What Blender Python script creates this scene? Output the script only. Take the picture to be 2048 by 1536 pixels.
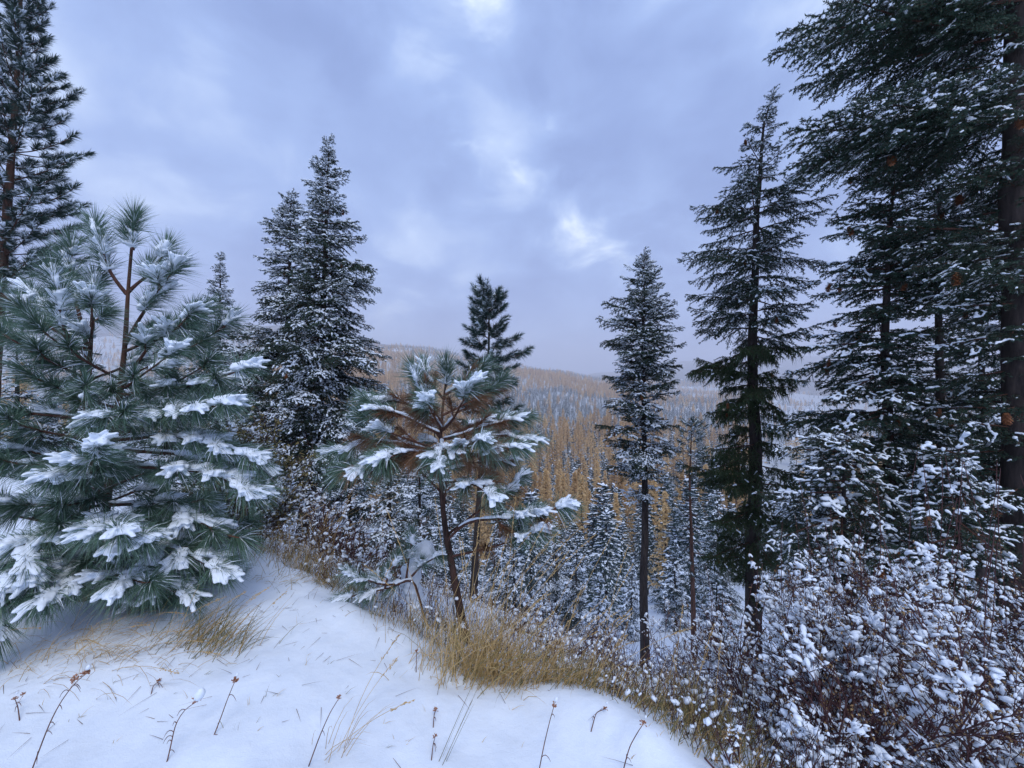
import bpy, math, random
import numpy as np
from mathutils import Vector, Matrix

for o in list(bpy.data.objects):
    bpy.data.objects.remove(o)
sc = bpy.context.scene
COL = sc.collection
rad = math.radians

# ------------------------------------------------------------------ camera, sky, sun, exposure
EYE = 1.6
FPX = 770.0          # focal length in pixels of a 2048 px wide picture
cam_d = bpy.data.cameras.new('camera')
cam = bpy.data.objects.new('camera', cam_d)
COL.objects.link(cam)
cam.location = (0, 0, EYE)
cam.rotation_euler = (rad(90), 0, 0)
cam_d.sensor_width = 36.0
cam_d.lens = 36.0 * FPX / 2048.0
cam_d.clip_start = 0.05
cam_d.clip_end = 60000
sc.camera = cam

sc.render.engine = 'CYCLES'
sc.cycles.use_denoising = True
sc.cycles.max_bounces = 5
sc.cycles.diffuse_bounces = 3
sc.cycles.glossy_bounces = 1
sc.cycles.transmission_bounces = 2
sc.cycles.volume_bounces = 2
sc.cycles.transparent_max_bounces = 4
sc.cycles.caustics_reflective = False
sc.cycles.caustics_refractive = False
sc.view_settings.view_transform = 'Standard'
sc.view_settings.look = 'None'
sc.view_settings.gamma = 1.0
sc.view_settings.use_curve_mapping = False
sc.view_settings.exposure = 0.38

SUN_EL, SUN_AZ = rad(55), rad(165)     # high behind thick cloud, behind the camera
world = bpy.data.worlds.new('World')
sc.world = world
world.use_nodes = True
nt = world.node_tree
nt.nodes.clear()

def math_node(t, op, a, b=None, clamp=False):
    n = t.nodes.new('ShaderNodeMath'); n.operation = op; n.use_clamp = clamp
    for i, v in enumerate((a, b)):
        if v is None: continue
        if isinstance(v, (int, float)): n.inputs[i].default_value = v
        else: t.links.new(v, n.inputs[i])
    return n.outputs[0]

def ramp(t, fac, stops):
    n = t.nodes.new('ShaderNodeValToRGB')
    e = n.color_ramp.elements
    while len(e) < len(stops): e.new(0.5)
    for el, (p, c) in zip(e, stops):
        el.position = p
        el.color = (c[0], c[1], c[2], 1) if hasattr(c, '__len__') else (c, c, c, 1)
    t.links.new(fac, n.inputs[0])
    return n.outputs[0]

def mix_col(t, fac, a, b, blend='MIX'):
    n = t.nodes.new('ShaderNodeMix'); n.data_type = 'RGBA'; n.blend_type = blend
    for s, v in ((0, fac), (6, a), (7, b)):
        if isinstance(v, (int, float)): n.inputs[s].default_value = v
        elif isinstance(v, tuple): n.inputs[s].default_value = (v[0], v[1], v[2], 1)
        else: t.links.new(v, n.inputs[s])
    return n.outputs[2]

SKY_STRENGTH = 0.10
tc = nt.nodes.new('ShaderNodeTexCoord')
nrm0 = nt.nodes.new('ShaderNodeVectorMath'); nrm0.operation = 'NORMALIZE'; nt.links.new(tc.outputs['Generated'], nrm0.inputs[0])
cmb = nt.nodes.new('ShaderNodeVectorMath'); cmb.operation = 'MULTIPLY'; nt.links.new(nrm0.outputs[0], cmb.inputs[0])
cmb.inputs[1].default_value = (1.0, 1.0, 1.7)
def sky_noise(scale, detail, rough, dist, off):
    mp = nt.nodes.new('ShaderNodeMapping'); nt.links.new(cmb.outputs[0], mp.inputs[0])
    mp.inputs['Location'].default_value = off
    mp.inputs['Rotation'].default_value = (0, 0, 0.5)
    n = nt.nodes.new('ShaderNodeTexNoise')
    n.inputs['Scale'].default_value = scale; n.inputs['Detail'].default_value = detail
    n.inputs['Roughness'].default_value = rough; n.inputs['Distortion'].default_value = dist
    nt.links.new(mp.outputs[0], n.inputs['Vector'])
    return n.outputs[0]
n_big = sky_noise(2.0, 5, 0.50, 0.30, (3.1, 1.7, 0))
n_fine = sky_noise(5.0, 7, 0.55, 0.4, (0.3, 5.2, 0))
# where the cloud deck is thin and lets more light through
def thin_spot(px, py, width, amp):
    d = Vector(((px - 1024) / FPX, 1, (768 - py) / FPX)).normalized()
    vm = nt.nodes.new('ShaderNodeVectorMath'); vm.operation = 'DOT_PRODUCT'
    nrm = nt.nodes.new('ShaderNodeVectorMath'); nrm.operation = 'NORMALIZE'
    nt.links.new(tc.outputs['Generated'], nrm.inputs[0])
    nt.links.new(nrm.outputs[0], vm.inputs[0]); vm.inputs[1].default_value = d
    k = math_node(nt, 'SUBTRACT', 1.0, vm.outputs['Value'])
    g = math_node(nt, 'EXPONENT', math_node(nt, 'MULTIPLY', k, -1.0 / (1 - math.cos(rad(width)))))
    return math_node(nt, 'MULTIPLY', g, amp)
spots = None
for s in [
        (985, 255, 5, 1.05), (1060, 310, 5, .45), (1170, 480, 6, .75), (1300, 470, 6, .22), (900, 10, 6, .5), (800, 640, 9, .30),
        (1650, 430, 11, .30), (1980, 700, 12, .2), (330, 330, 14, .10), (620, 500, 12, .04),
        (560, 120, 14, -.10), (1180, 330, 8, -.16), (1150, 600, 12, -.12), (1330, 200, 10, -.06), (760, 330, 9, -.10)]:
    v = thin_spot(*s)
    spots = v if spots is None else math_node(nt, 'ADD', spots, v)
warp = math_node(nt, 'MAXIMUM', math_node(nt, 'MULTIPLY', math_node(nt, 'SUBTRACT', n_fine, 0.30), 3.6), 0.55)
spots = math_node(nt, 'MULTIPLY', spots, warp)
dens = math_node(nt, 'ADD', math_node(nt, 'MULTIPLY', n_big, 0.55), math_node(nt, 'MULTIPLY', n_fine, 0.45))
dens = math_node(nt, 'ADD', math_node(nt, 'MULTIPLY', math_node(nt, 'SUBTRACT', dens, 0.5), 2.1), 0.46)
dens = math_node(nt, 'ADD', dens, spots, clamp=True)
cloud = ramp(nt, dens, [(0.0, (1.7, 2.5, 5.1)), (0.3, (2.25, 3.25, 6.2)), (0.55, (3.05, 4.3, 7.5)), (0.8, (4.9, 6.2, 8.9)), (1.0, (7.6, 8.7, 10.3))])
# ramp colours are clamped to 1 by nothing in Cycles; the deck is as bright as thick daylight cloud
skyt = nt.nodes.new('ShaderNodeTexSky'); skyt.sky_type = 'NISHITA'; skyt.sun_disc = False
skyt.sun_elevation = SUN_EL; skyt.sun_rotation = SUN_AZ
col = mix_col(nt, 0.94, skyt.outputs[0], cloud)
bg = nt.nodes.new('ShaderNodeBackground'); bg.inputs[1].default_value = SKY_STRENGTH
nt.links.new(col, bg.inputs[0])
wo = nt.nodes.new('ShaderNodeOutputWorld'); nt.links.new(bg.outputs[0], wo.inputs[0])
world.cycles.sampling_method = 'MANUAL'
world.cycles.sample_map_resolution = 512

sun_d = bpy.data.lights.new('sun', 'SUN')
sun_d.energy = 1.5
sun_d.angle = rad(35)
sun_d.color = (1.0, 0.985, 0.96)
sun = bpy.data.objects.new('sun', sun_d); COL.objects.link(sun)
sd = Vector((math.cos(SUN_EL) * math.sin(SUN_AZ), math.cos(SUN_EL) * math.cos(SUN_AZ), math.sin(SUN_EL)))
sun.rotation_euler = sd.to_track_quat('Z', 'Y').to_euler()

# ------------------------------------------------------------------ materials
def mat(name, build=None, color=(0.5, 0.5, 0.5), rough=0.7, spec=0.3):
    m = bpy.data.materials.new(name); m.use_nodes = True
    b = m.node_tree.nodes['Principled BSDF']
    b.inputs['Base Color'].default_value = (*color, 1)
    b.inputs['Roughness'].default_value = rough
    b.inputs['Specular IOR Level'].default_value = spec
    if build: build(m.node_tree, b)
    return m

def tex_noise(t, scale, detail=4, rough=0.55, coord='Object', dim=None):
    c = t.nodes.new('ShaderNodeTexCoord')
    n = t.nodes.new('ShaderNodeTexNoise')
    n.inputs['Scale'].default_value = scale; n.inputs['Detail'].default_value = detail
    n.inputs['Roughness'].default_value = rough
    t.links.new(c.outputs[coord], n.inputs['Vector'])
    return n.outputs[0]

def add_bump(t, b, h, strength, dist):
    n = t.nodes.new('ShaderNodeBump'); n.inputs['Strength'].default_value = strength
    n.inputs['Distance'].default_value = dist
    t.links.new(h, n.inputs['Height']); t.links.new(n.outputs[0], b.inputs['Normal'])

def leafy(dark, light, per_obj=0.4, rough=0.55, glow=0.0):
    """foliage colour: varies leaf by leaf and bough by bough"""
    def f(t, b):
        g = t.nodes.new('ShaderNodeNewGeometry'); oi = t.nodes.new('ShaderNodeObjectInfo')
        k = math_node(t, 'ADD', math_node(t, 'MULTIPLY', g.outputs['Random Per Island'], 1 - per_obj),
                      math_node(t, 'MULTIPLY', oi.outputs['Random'], per_obj))
        c = mix_col(t, k, dark, light)
        t.links.new(c, b.inputs['Base Color'])
        b.inputs['Roughness'].default_value = rough
        if glow:      # thin leaves let light through
            tr = t.nodes.new('ShaderNodeBsdfTranslucent'); t.links.new(c, tr.inputs['Color'])
            mx = t.nodes.new('ShaderNodeMixShader'); mx.inputs[0].default_value = glow
            t.links.new(b.outputs[0], mx.inputs[1]); t.links.new(tr.outputs[0], mx.inputs[2])
            t.links.new(mx.outputs[0], t.nodes['Material Output'].inputs['Surface'])
    return f

def snow_build(t, b):
    n1 = tex_noise(t, 9, 5); n2 = tex_noise(t, 160, 3)
    h = math_node(t, 'ADD', math_node(t, 'MULTIPLY', n1, 0.7), math_node(t, 'MULTIPLY', n2, 0.12))
    add_bump(t, b, h, 0.35, 0.03)
    t.links.new(ramp(t, n1, [(0.3, (0.79, 0.86, 0.95)), (0.7, (0.84, 0.90, 0.97))]), b.inputs['Base Color'])

def bark(dark, light, scale):
    def f(t, b):
        c = t.nodes.new('ShaderNodeTexCoord'); mp = t.nodes.new('ShaderNodeMapping')
        mp.inputs['Scale'].default_value = (scale, scale, scale * 0.22)
        t.links.new(c.outputs['Object'], mp.inputs[0])
        v = t.nodes.new('ShaderNodeTexNoise'); v.inputs['Scale'].default_value = 1; v.inputs['Detail'].default_value = 6
        v.inputs['Roughness'].default_value = 0.7
        t.links.new(mp.outputs[0], v.inputs['Vector'])
        t.links.new(ramp(t, v.outputs[0], [(0.35, dark), (0.65, light)]), b.inputs['Base Color'])
        add_bump(t, b, v.outputs[0], 0.9, 0.02)
        b.inputs['Roughness'].default_value = 0.9
    return f

M_SNOW = mat('snow', snow_build, rough=0.55, spec=0.25)
M_FIR = mat('fir_needles', leafy((0.014, 0.036, 0.026), (0.040, 0.080, 0.050)))
M_FIR_MOSSY = mat('mossy_fir_needles', leafy((0.018, 0.040, 0.014), (0.050, 0.085, 0.026)))
M_PINE = mat('pine_needles', leafy((0.055, 0.112, 0.078), (0.150, 0.235, 0.165), rough=0.38))
M_PINE_DARK = mat('distant_pine_needles', leafy((0.022, 0.050, 0.042), (0.055, 0.095, 0.075)), rough=0.5)
M_DEAD = mat('brown_needles', leafy((0.09, 0.045, 0.024), (0.27, 0.14, 0.070)))
M_BARK_FIR = mat('fir_bark', bark((0.014, 0.011, 0.011), (0.058, 0.044, 0.040), 14))
M_BARK_PINE = mat('pine_bark', bark((0.045, 0.022, 0.016), (0.16, 0.080, 0.055), 16))
M_BARK_YOUNG = mat('young_pine_bark', bark((0.018, 0.012, 0.011), (0.105, 0.056, 0.042), 26))
M_TWIG = mat('twig_bark', bark((0.05, 0.024, 0.018), (0.14, 0.066, 0.048), 30))
M_SHOOT = mat('young_shoot_bark', bark((0.13, 0.050, 0.032), (0.24, 0.105, 0.065), 40))
M_LARCH = mat('larch_needles', leafy((0.50, 0.29, 0.12), (0.95, 0.73, 0.40), 0.6, glow=.4))
M_SPRUCE = mat('valley_conifer_needles', leafy((0.018, 0.042, 0.042), (0.045, 0.078, 0.072)))
M_STEM = mat('shrub_bark', bark((0.040, 0.018, 0.022), (0.135, 0.062, 0.058), 40))
M_BUD = mat('dry_buds', leafy((0.20, 0.115, 0.045), (0.42, 0.28, 0.13)))
M_GRASS = mat('dry_grass_blades', leafy((0.34, 0.205, 0.075), (0.78, 0.57, 0.27), glow=.3))
M_GRASS_GREEN = mat('olive_grass_blades', leafy((0.10, 0.095, 0.035), (0.28, 0.23, 0.085)))
M_CONE = mat('cone_scales', leafy((0.13, 0.045, 0.018), (0.30, 0.115, 0.045)))
M_STALK = mat('weed_stalk', bark((0.10, 0.045, 0.040), (0.26, 0.13, 0.10), 60))
M_HEAD = mat('weed_head', leafy((0.24, 0.10, 0.055), (0.45, 0.24, 0.15)))
M_LEAF = mat('shrub_leaves', leafy((0.10, 0.10, 0.035), (0.32, 0.24, 0.09)))

def ground_build(t, b):
    a = t.nodes.new('ShaderNodeAttribute'); a.attribute_name = 'snow_cover'
    n1 = tex_noise(t, 1.3, 7, 0.65); n2 = tex_noise(t, 14, 5); n3 = tex_noise(t, 190, 3)
    s = math_node(t, 'ADD', a.outputs['Fac'], math_node(t, 'MULTIPLY', math_node(t, 'SUBTRACT', math_node(t, 'ADD', math_node(t, 'MULTIPLY', n1, 0.5), math_node(t, 'MULTIPLY', n2, 0.5)), 0.5), 2.2))
    k = ramp(t, s, [(0.45, 0.0), (0.6, 1.0)])
    soil = ramp(t, n2, [(0.35, (0.055, 0.040, 0.026)), (0.65, (0.19, 0.14, 0.075))])
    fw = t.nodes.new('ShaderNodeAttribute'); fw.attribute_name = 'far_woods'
    soil = mix_col(t, fw.outputs['Fac'], soil, (0.022, 0.040, 0.042))      # far woods, too small to tell apart; nearer, painted shade between trees
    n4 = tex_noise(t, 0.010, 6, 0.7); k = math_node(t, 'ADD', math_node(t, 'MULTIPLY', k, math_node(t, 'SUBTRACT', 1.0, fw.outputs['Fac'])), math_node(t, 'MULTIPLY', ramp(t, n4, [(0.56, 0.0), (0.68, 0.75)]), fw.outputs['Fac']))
    snowc = ramp(t, n2, [(0.3, (0.79, 0.86, 0.95)), (0.7, (0.84, 0.90, 0.97))])
    t.links.new(mix_col(t, k, soil, snowc), b.inputs['Base Color'])
    h = math_node(t, 'ADD', math_node(t, 'MULTIPLY', n2, 0.55), math_node(t, 'MULTIPLY', n3, 0.16))
    add_bump(t, b, h, 0.42, 0.03)
    b.inputs['Roughness'].default_value = 0.6
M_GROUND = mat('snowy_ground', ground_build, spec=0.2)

# ------------------------------------------------------------------ mesh helpers
rng = np.random.default_rng(11)
def U(a, b, n=None): return rng.uniform(a, b, n)
def unit(v):
    v = np.asarray(v, float)
    return v / np.maximum(np.linalg.norm(v, axis=-1, keepdims=True), 1e-9)

class MB:
    """collects geometry and links it as ONE mesh"""
    def __init__(s): s.v = []; s.f3 = []; s.f4 = []; s.m3 = []; s.m4 = []; s.n = 0
    def add(s, V, F, m=0):
        V = np.asarray(V, float).reshape(-1, 3); F = np.asarray(F, int)
        if len(F) == 0: return
        s.v.append(V)
        (s.f3 if F.shape[1] == 3 else s.f4).append(F + s.n)
        (s.m3 if F.shape[1] == 3 else s.m4).append(np.full(len(F), m, int))
        s.n += len(V)
    def raw(s):
        V = np.concatenate(s.v) if s.v else np.zeros((0, 3))
        return V
    def add_mb(s, o, M=None, t=None, mat_map=None):
        V = o.raw()
        if M is not None: V = V @ np.asarray(M).T
        if t is not None: V = V + np.asarray(t)
        s.v.append(V)
        for F, m in zip(o.f3, o.m3): s.f3.append(F + s.n); s.m3.append(m if mat_map is None else mat_map[m])
        for F, m in zip(o.f4, o.m4): s.f4.append(F + s.n); s.m4.append(m if mat_map is None else mat_map[m])
        s.n += len(V)
    def tube(s, pts, r, sides=6, m=0, ref=None):
        pts = np.asarray(pts, float); r = np.broadcast_to(np.asarray(r, float), (len(pts),))
        t = unit(np.gradient(pts, axis=0))
        if ref is None: ref = np.array((1, .13, 0)) if abs(t[:, 2]).mean() > .75 else np.array((0.02, .03, 1))
        a = unit(np.cross(t, ref)); b = np.cross(t, a)
        ang = np.arange(sides) * 2 * np.pi / sides
        V = pts[:, None] + r[:, None, None] * (a[:, None] * np.cos(ang)[None, :, None] + b[:, None] * np.sin(ang)[None, :, None])
        i = np.arange(len(pts) - 1)[:, None] * sides; j = np.arange(sides)[None]; k = (j + 1) % sides
        F = np.stack([i + j, i + k, i + sides + k, i + sides + j], -1).reshape(-1, 4)
        s.add(V.reshape(-1, 3), F, m)
    def sticks(s, A, B, ra, rb, m=0):
        """many thin three sided twigs from A to B"""
        A = np.asarray(A, float); B = np.asarray(B, float); n = len(A)
        if n == 0: return
        t = unit(B - A); ref = np.where(np.abs(t[:, 2:3]) > .8, np.array([[1., .1, 0]]), np.array([[0., .1, 1]]))
        a = unit(np.cross(t, ref)); b = np.cross(t, a)
        ra = np.broadcast_to(ra, (n,))[:, None]; rb = np.broadcast_to(rb, (n,))[:, None]
        V = np.empty((n, 6, 3))
        for k in range(3):
            d = a * math.cos(k * 2.0944) + b * math.sin(k * 2.0944)
            V[:, k] = A + d * ra; V[:, 3 + k] = B + d * rb
        q = np.array([[0, 1, 4, 3], [1, 2, 5, 4], [2, 0, 3, 5]])
        F = (np.arange(n)[:, None, None] * 6 + q[None]).reshape(-1, 4)
        s.add(V.reshape(-1, 3), F, m)
    def blades(s, base, d, length, width, sag=0.0, segs=1, m=0, side=None):
        """needles or grass: thin tapered strips"""
        base = np.asarray(base, float); n = len(base)
        if n == 0: return
        d = unit(d); length = np.broadcast_to(length, (n,))[:, None]; width = np.broadcast_to(width, (n,))[:, None]
        sag = np.broadcast_to(sag, (n,))[:, None]
        if side is None: side = unit(np.cross(d, rng.normal(size=(n, 3))))
        V = np.empty((n, 2 * segs + 1, 3))
        dn = np.array([[0, 0, -1.]])
        for k in range(segs + 1):
            u = k / segs
            c = base + d * length * u + dn * sag * length * u ** 2
            w = width * (1 - 0.55 * u) * .5
            if k == segs: V[:, 2 * k] = c
            else: V[:, 2 * k] = c - side * w; V[:, 2 * k + 1] = c + side * w
        o = np.arange(n)[:, None, None] * (2 * segs + 1)
        # one strip per blade; quads then a tip triangle, as one vertex block
        nn = s.n
        s.v.append(V.reshape(-1, 3)); s.n += V.shape[0] * V.shape[1]
        for k in range(segs - 1):
            q = np.array([[2 * k, 2 * k + 1, 2 * k + 3, 2 * k + 2]])
            F = (o + q[None]).reshape(-1, 4) + nn
            s.f4.append(F); s.m4.append(np.full(len(F), m, int))
        q = np.array([[2 * segs - 2, 2 * segs - 1, 2 * segs]])
        F = (o + q[None]).reshape(-1, 3) + nn
        s.f3.append(F); s.m3.append(np.full(len(F), m, int))
    def blobs(s, c, ax, size, m=0, level=0, noise=0.18, flat=-0.45):
        """many small snow lumps: c centres, ax long axis, size (n,3) half lengths along ax, across, up"""
        c = np.asarray(c, float); n = len(c)
        if n == 0: return
        uv, uf = ICO[level]
        ax = unit(ax); up = np.broadcast_to(np.array([0, 0, 1.]), ax.shape)
        ac = unit(np.cross(up, ax) + 1e-6); u2 = np.cross(ax, ac)
        P = uv[None] * (1 + rng.normal(0, noise, (n, len(uv), 1)))
        z = np.maximum(P[..., 2:3], flat)
        size = np.broadcast_to(np.asarray(size, float), (n, 3))
        V = c[:, None] + P[..., 0:1] * ax[:, None] * size[:, None, 0:1] + P[..., 1:2] * ac[:, None] * size[:, None, 1:2] + z * u2[:, None] * size[:, None, 2:3]
        F = (np.arange(n)[:, None, None] * len(uv) + uf[None]).reshape(-1, 3)
        s.add(V.reshape(-1, 3), F, m)
    def mesh(s, name, mats, smooth=False):
        me = bpy.data.meshes.new(name)
        V = s.raw()
        F3 = np.concatenate(s.f3) if s.f3 else np.zeros((0, 3), int)
        F4 = np.concatenate(s.f4) if s.f4 else np.zeros((0, 4), int)
        mi = np.concatenate((s.m3 or [np.zeros(0, int)]) + (s.m4 or [np.zeros(0, int)]))
        me.vertices.add(len(V)); me.vertices.foreach_set('co', V.astype(np.float32).ravel())
        lv = np.concatenate([F3.ravel(), F4.ravel()])
        me.loops.add(len(lv)); me.loops.foreach_set('vertex_index', lv.astype(np.int32))
        nf = len(F3) + len(F4); me.polygons.add(nf)
        ls = np.concatenate([np.arange(len(F3)) * 3, len(F3) * 3 + np.arange(len(F4)) * 4])
        me.polygons.foreach_set('loop_start', ls.astype(np.int32))
        for mm in (mats if isinstance(mats, (list, tuple)) else [mats]): me.materials.append(mm)
        me.polygons.foreach_set('material_index', mi.astype(np.int32))
        me.polygons.foreach_set('use_smooth', np.full(nf, smooth))
        me.update(calc_edges=True)
        return me

def ico(level):
    p = (1 + 5 ** .5) / 2
    v = [(-1, p, 0), (1, p, 0), (-1, -p, 0), (1, -p, 0), (0, -1, p), (0, 1, p), (0, -1, -p), (0, 1, -p), (p, 0, -1), (p, 0, 1), (-p, 0, -1), (-p, 0, 1)]
    f = [(0, 11, 5), (0, 5, 1), (0, 1, 7), (0, 7, 10), (0, 10, 11), (1, 5, 9), (5, 11, 4), (11, 10, 2), (10, 7, 6), (7, 1, 8), (3, 9, 4), (3, 4, 2), (3, 2, 6), (3, 6, 8), (3, 8, 9), (4, 9, 5), (2, 4, 11), (6, 2, 10), (8, 6, 7), (9, 8, 1)]
    v = [tuple(x) for x in unit(np.array(v, float))]
    for _ in range(level):
        cache = {}; nf = []
        def mid(a, b):
            k = (min(a, b), max(a, b))
            if k not in cache:
                q = unit(np.array(v[a]) + np.array(v[b])); v.append(tuple(q)); cache[k] = len(v) - 1
            return cache[k]
        for a, b, c in f:
            ab, bc, ca = mid(a, b), mid(b, c), mid(c, a)
            nf += [(a, ab, ca), (b, bc, ab), (c, ca, bc), (ab, bc, ca)]
        f = nf
    return np.array(v), np.array(f)
ICO = [ico(0), ico(1), ico(2), (np.array([(1, 0, 0), (-1, 0, 0), (0, 1, 0), (0, -1, 0), (0, 0, 1), (0, 0, -1.)]), np.array([(0, 2, 4), (2, 1, 4), (1, 3, 4), (3, 0, 4), (2, 0, 5), (1, 2, 5), (3, 1, 5), (0, 3, 5)]))]

def voxel(mbs, vox, name, mats, smooth_it=4):
    """fuse lumps into one smooth snow cap each (a batch, one evaluation)"""
    objs = []
    for i, mb in enumerate(mbs):
        o = bpy.data.objects.new('tmp', mb.mesh('tmp', mats, True)); COL.objects.link(o)
        r = o.modifiers.new('r', 'REMESH'); r.mode = 'VOXEL'; r.voxel_size = vox; r.use_smooth_shade = True
        w = o.modifiers.new('s', 'SMOOTH'); w.factor = 0.5; w.iterations = smooth_it
        objs.append(o)
    dg = bpy.context.evaluated_depsgraph_get(); dg.update()
    out = []
    for o in objs:
        me = bpy.data.meshes.new_from_object(o.evaluated_get(dg)); me.name = name
        me.materials.clear(); me.materials.append(mats)
        out.append(me)
    for o in objs:
        m = o.data; bpy.data.objects.remove(o); bpy.data.meshes.remove(m)
    return out

LOOSE = {'snow', 'buds', 'leaves', 'blades', 'seed_heads', 'stems'}
def obj(name, me, parent=None, loc=(0, 0, 0), rot=None, scale=None):
    o = bpy.data.objects.new(name, me); COL.objects.link(o)
    if parent is not None: o.parent = parent
    o.location = loc
    if rot is not None: o.rotation_euler = rot
    if parent is not None and name in LOOSE: o['kind'] = 'stuff'
    if scale is not None: o.scale = (scale, scale, scale) if isinstance(scale, (int, float)) else scale
    return o
def tag(o, label, cat, group=None, kind=None):
    if label: o['label'] = label
    if cat: o['category'] = cat
    if group: o['group'] = group
    if kind: o['kind'] = kind
    return o
def thing(name, label, cat, loc, group=None):
    o = bpy.data.objects.new(name, None); COL.objects.link(o); o.location = loc
    o.empty_display_size = 0.2
    return tag(o, label, cat, group)

def P(px, py, d):
    """a place in the world seen at picture position px, py from depth d"""
    return np.array(((px - 1024) / FPX * d, d, EYE + (768 - py) / FPX * d))

# value noise
_perm = np.random.default_rng(5).random((256, 256))
def vnoise(x, y):
    x = np.asarray(x, float); y = np.asarray(y, float)
    xi = np.floor(x).astype(int); yi = np.floor(y).astype(int)
    fx = x - xi; fy = y - yi; fx = fx * fx * (3 - 2 * fx); fy = fy * fy * (3 - 2 * fy)
    g = lambda a, b: _perm[a & 255, b & 255]
    return (g(xi, yi) * (1 - fx) + g(xi + 1, yi) * fx) * (1 - fy) + (g(xi, yi + 1) * (1 - fx) + g(xi + 1, yi + 1) * fx) * fy - .5
def fbm(x, y, o=4):
    s = 0; a = 1.0
    for k in range(o):
        s = s + a * vnoise(x * 2 ** k + 17 * k, y * 2 ** k + 31 * k); a *= .5
    return s

# ------------------------------------------------------------------ terrain: one sheet to the horizon
EDGE = np.array([(-60, 12), (-14, 8.5), (-8, 6.4), (-3.6, 4.3), (-1.80, 3.30), (-1.45, 3.02), (-1.07, 2.72), (-0.75, 2.60), (-0.37, 2.34), (0.05, 2.25), (0.42, 2.10), (0.70, 1.86), (0.98, 1.56), (1.6, 0.8), (2.4, -0.5), (3.4, -3), (8, -20), (20, -70)], float)
def edge_dist(x, y):
    x = np.asarray(x, float); y = np.asarray(y, float)
    best = np.full(x.shape, 1e9); sg = np.ones(x.shape)
    for (ax, ay), (bx, by) in zip(EDGE[:-1], EDGE[1:]):
        dx, dy = bx - ax, by - ay
        t = np.clip(((x - ax) * dx + (y - ay) * dy) / (dx * dx + dy * dy), 0, 1)
        d = np.hypot(x - ax - t * dx, y - ay - t * dy)
        cr = dx * (y - ay) - dy * (x - ax)
        m = d < best
        best = np.where(m, d, best); sg = np.where(m, np.where(cr > 0, 1.0, -1.0), sg)
    return best * sg
COLS = [-200, 300, 560, 820, 1000, 1110, 1200, 1400, 1700, 2048, 2300]
DEP = [8, 20, 50, 100, 180, 300, 600, 1000, 1600, 2500, 3800, 5000, 6400]
TAB = [
    [1120, 1010, 960, 930, 900, 860, 760, 715, 680, 645, 670, 720, 740],
    [1120, 1010, 960, 930, 900, 860, 760, 715, 680, 645, 670, 720, 740],
    [1150, 1030, 980, 955, 915, 865, 770, 725, 690, 655, 680, 720, 740],
    [1240, 1150, 1080, 1030, 950, 880, 785, 738, 704, 696, 716, 735, 745],
    [1330, 1262, 1180, 1110, 990, 890, 800, 762, 730, 738, 750, 752, 755],
    [1330, 1262, 1180, 1112, 995, 894, 810, 772, 742, 748, 752, 753, 756],
    [1330, 1262, 1180, 1115, 1000, 898, 824, 792, 762, 762, 756, 748, 755],
    [1310, 1250, 1170, 1110, 1000, 905, 838, 806, 790, 764, 738, 722, 738],
    [1250, 1210, 1150, 1100, 1000, 905, 848, 818, 797, 768, 726, 708, 728],
    [1250, 1210, 1150, 1100, 1000, 905, 848, 818, 797, 768, 728, 704, 725],
    [1250, 1210, 1150, 1100, 1000, 905, 848, 818, 797, 768, 728, 704, 725]]
COLA = np.arctan((np.array(COLS) - 1024) / FPX)
SLOPE_A = np.arctan((np.array([-100, 560, 800, 1000, 1290, 1510, 2048]) - 1024) / FPX)
SLOPE_V = np.array([.42, .62, .64, .66, .72, .60, .52])
LD = np.log(np.array(DEP, float)); TABA = np.array(TAB, float)
def ground(x, y):
    x = np.asarray(x, float); y = np.asarray(y, float)
    r = np.hypot(x, y) + 1e-6; a = np.arctan2(x, y)
    ac = np.clip(a, COLA[0], COLA[-1])
    Y = np.maximum(r * np.cos(ac), 0.3); ly = np.log(Y)
    ci = np.clip(np.searchsorted(COLA, ac) - 1, 0, len(COLA) - 2)
    f = (ac - COLA[ci]) / (COLA[ci + 1] - COLA[ci]); f = f * f * (3 - 2 * f)
    di = np.clip(np.searchsorted(LD, ly) - 1, 0, len(LD) - 2)
    g = np.clip((ly - LD[di]) / (LD[di + 1] - LD[di]), 0, 1)
    py = (TABA[ci, di] * (1 - f) + TABA[ci + 1, di] * f) * (1 - g) + (TABA[ci, di + 1] * (1 - f) + TABA[ci + 1, di + 1] * f) * g
    zf = EYE + (768 - py) / FPX * Y + fbm(x / 230, y / 230, 4) * np.clip((Y - 150) / 1200, 0, 1) * 42
    s = edge_dist(x, y)
    sl = np.interp(a, SLOPE_A, SLOPE_V)
    sp = np.where(s > 1.2, s, np.log1p(np.exp(np.clip(s * 7, -40, 40))) / 7)
    zn = -sl * sp + fbm(x * .45 + 3, y * .45, 3) * .10 * np.clip((4 - s) / 3, .5, 1) + fbm(x * 1.7, y * 1.7, 3) * .075 + fbm(x * 6, y * 6, 3) * .016
    zn = zn + np.exp(-((s + .05) / .16) ** 2) * (.035 + fbm(x * 3.3, y * 3.3, 2) * .06)   # lip of the drift
    zn = zn + np.where(s > .3, fbm(x * 1.1, y * 1.1, 3) * .22 * np.clip(s - .3, 0, 1), 0)
    w = np.clip((r - 10) / 12, 0, 1); w = w * w * (3 - 2 * w)
    w = np.where(s < 0, 0, w) * 1.0
    return zn * (1 - w) + zf * w

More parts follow.
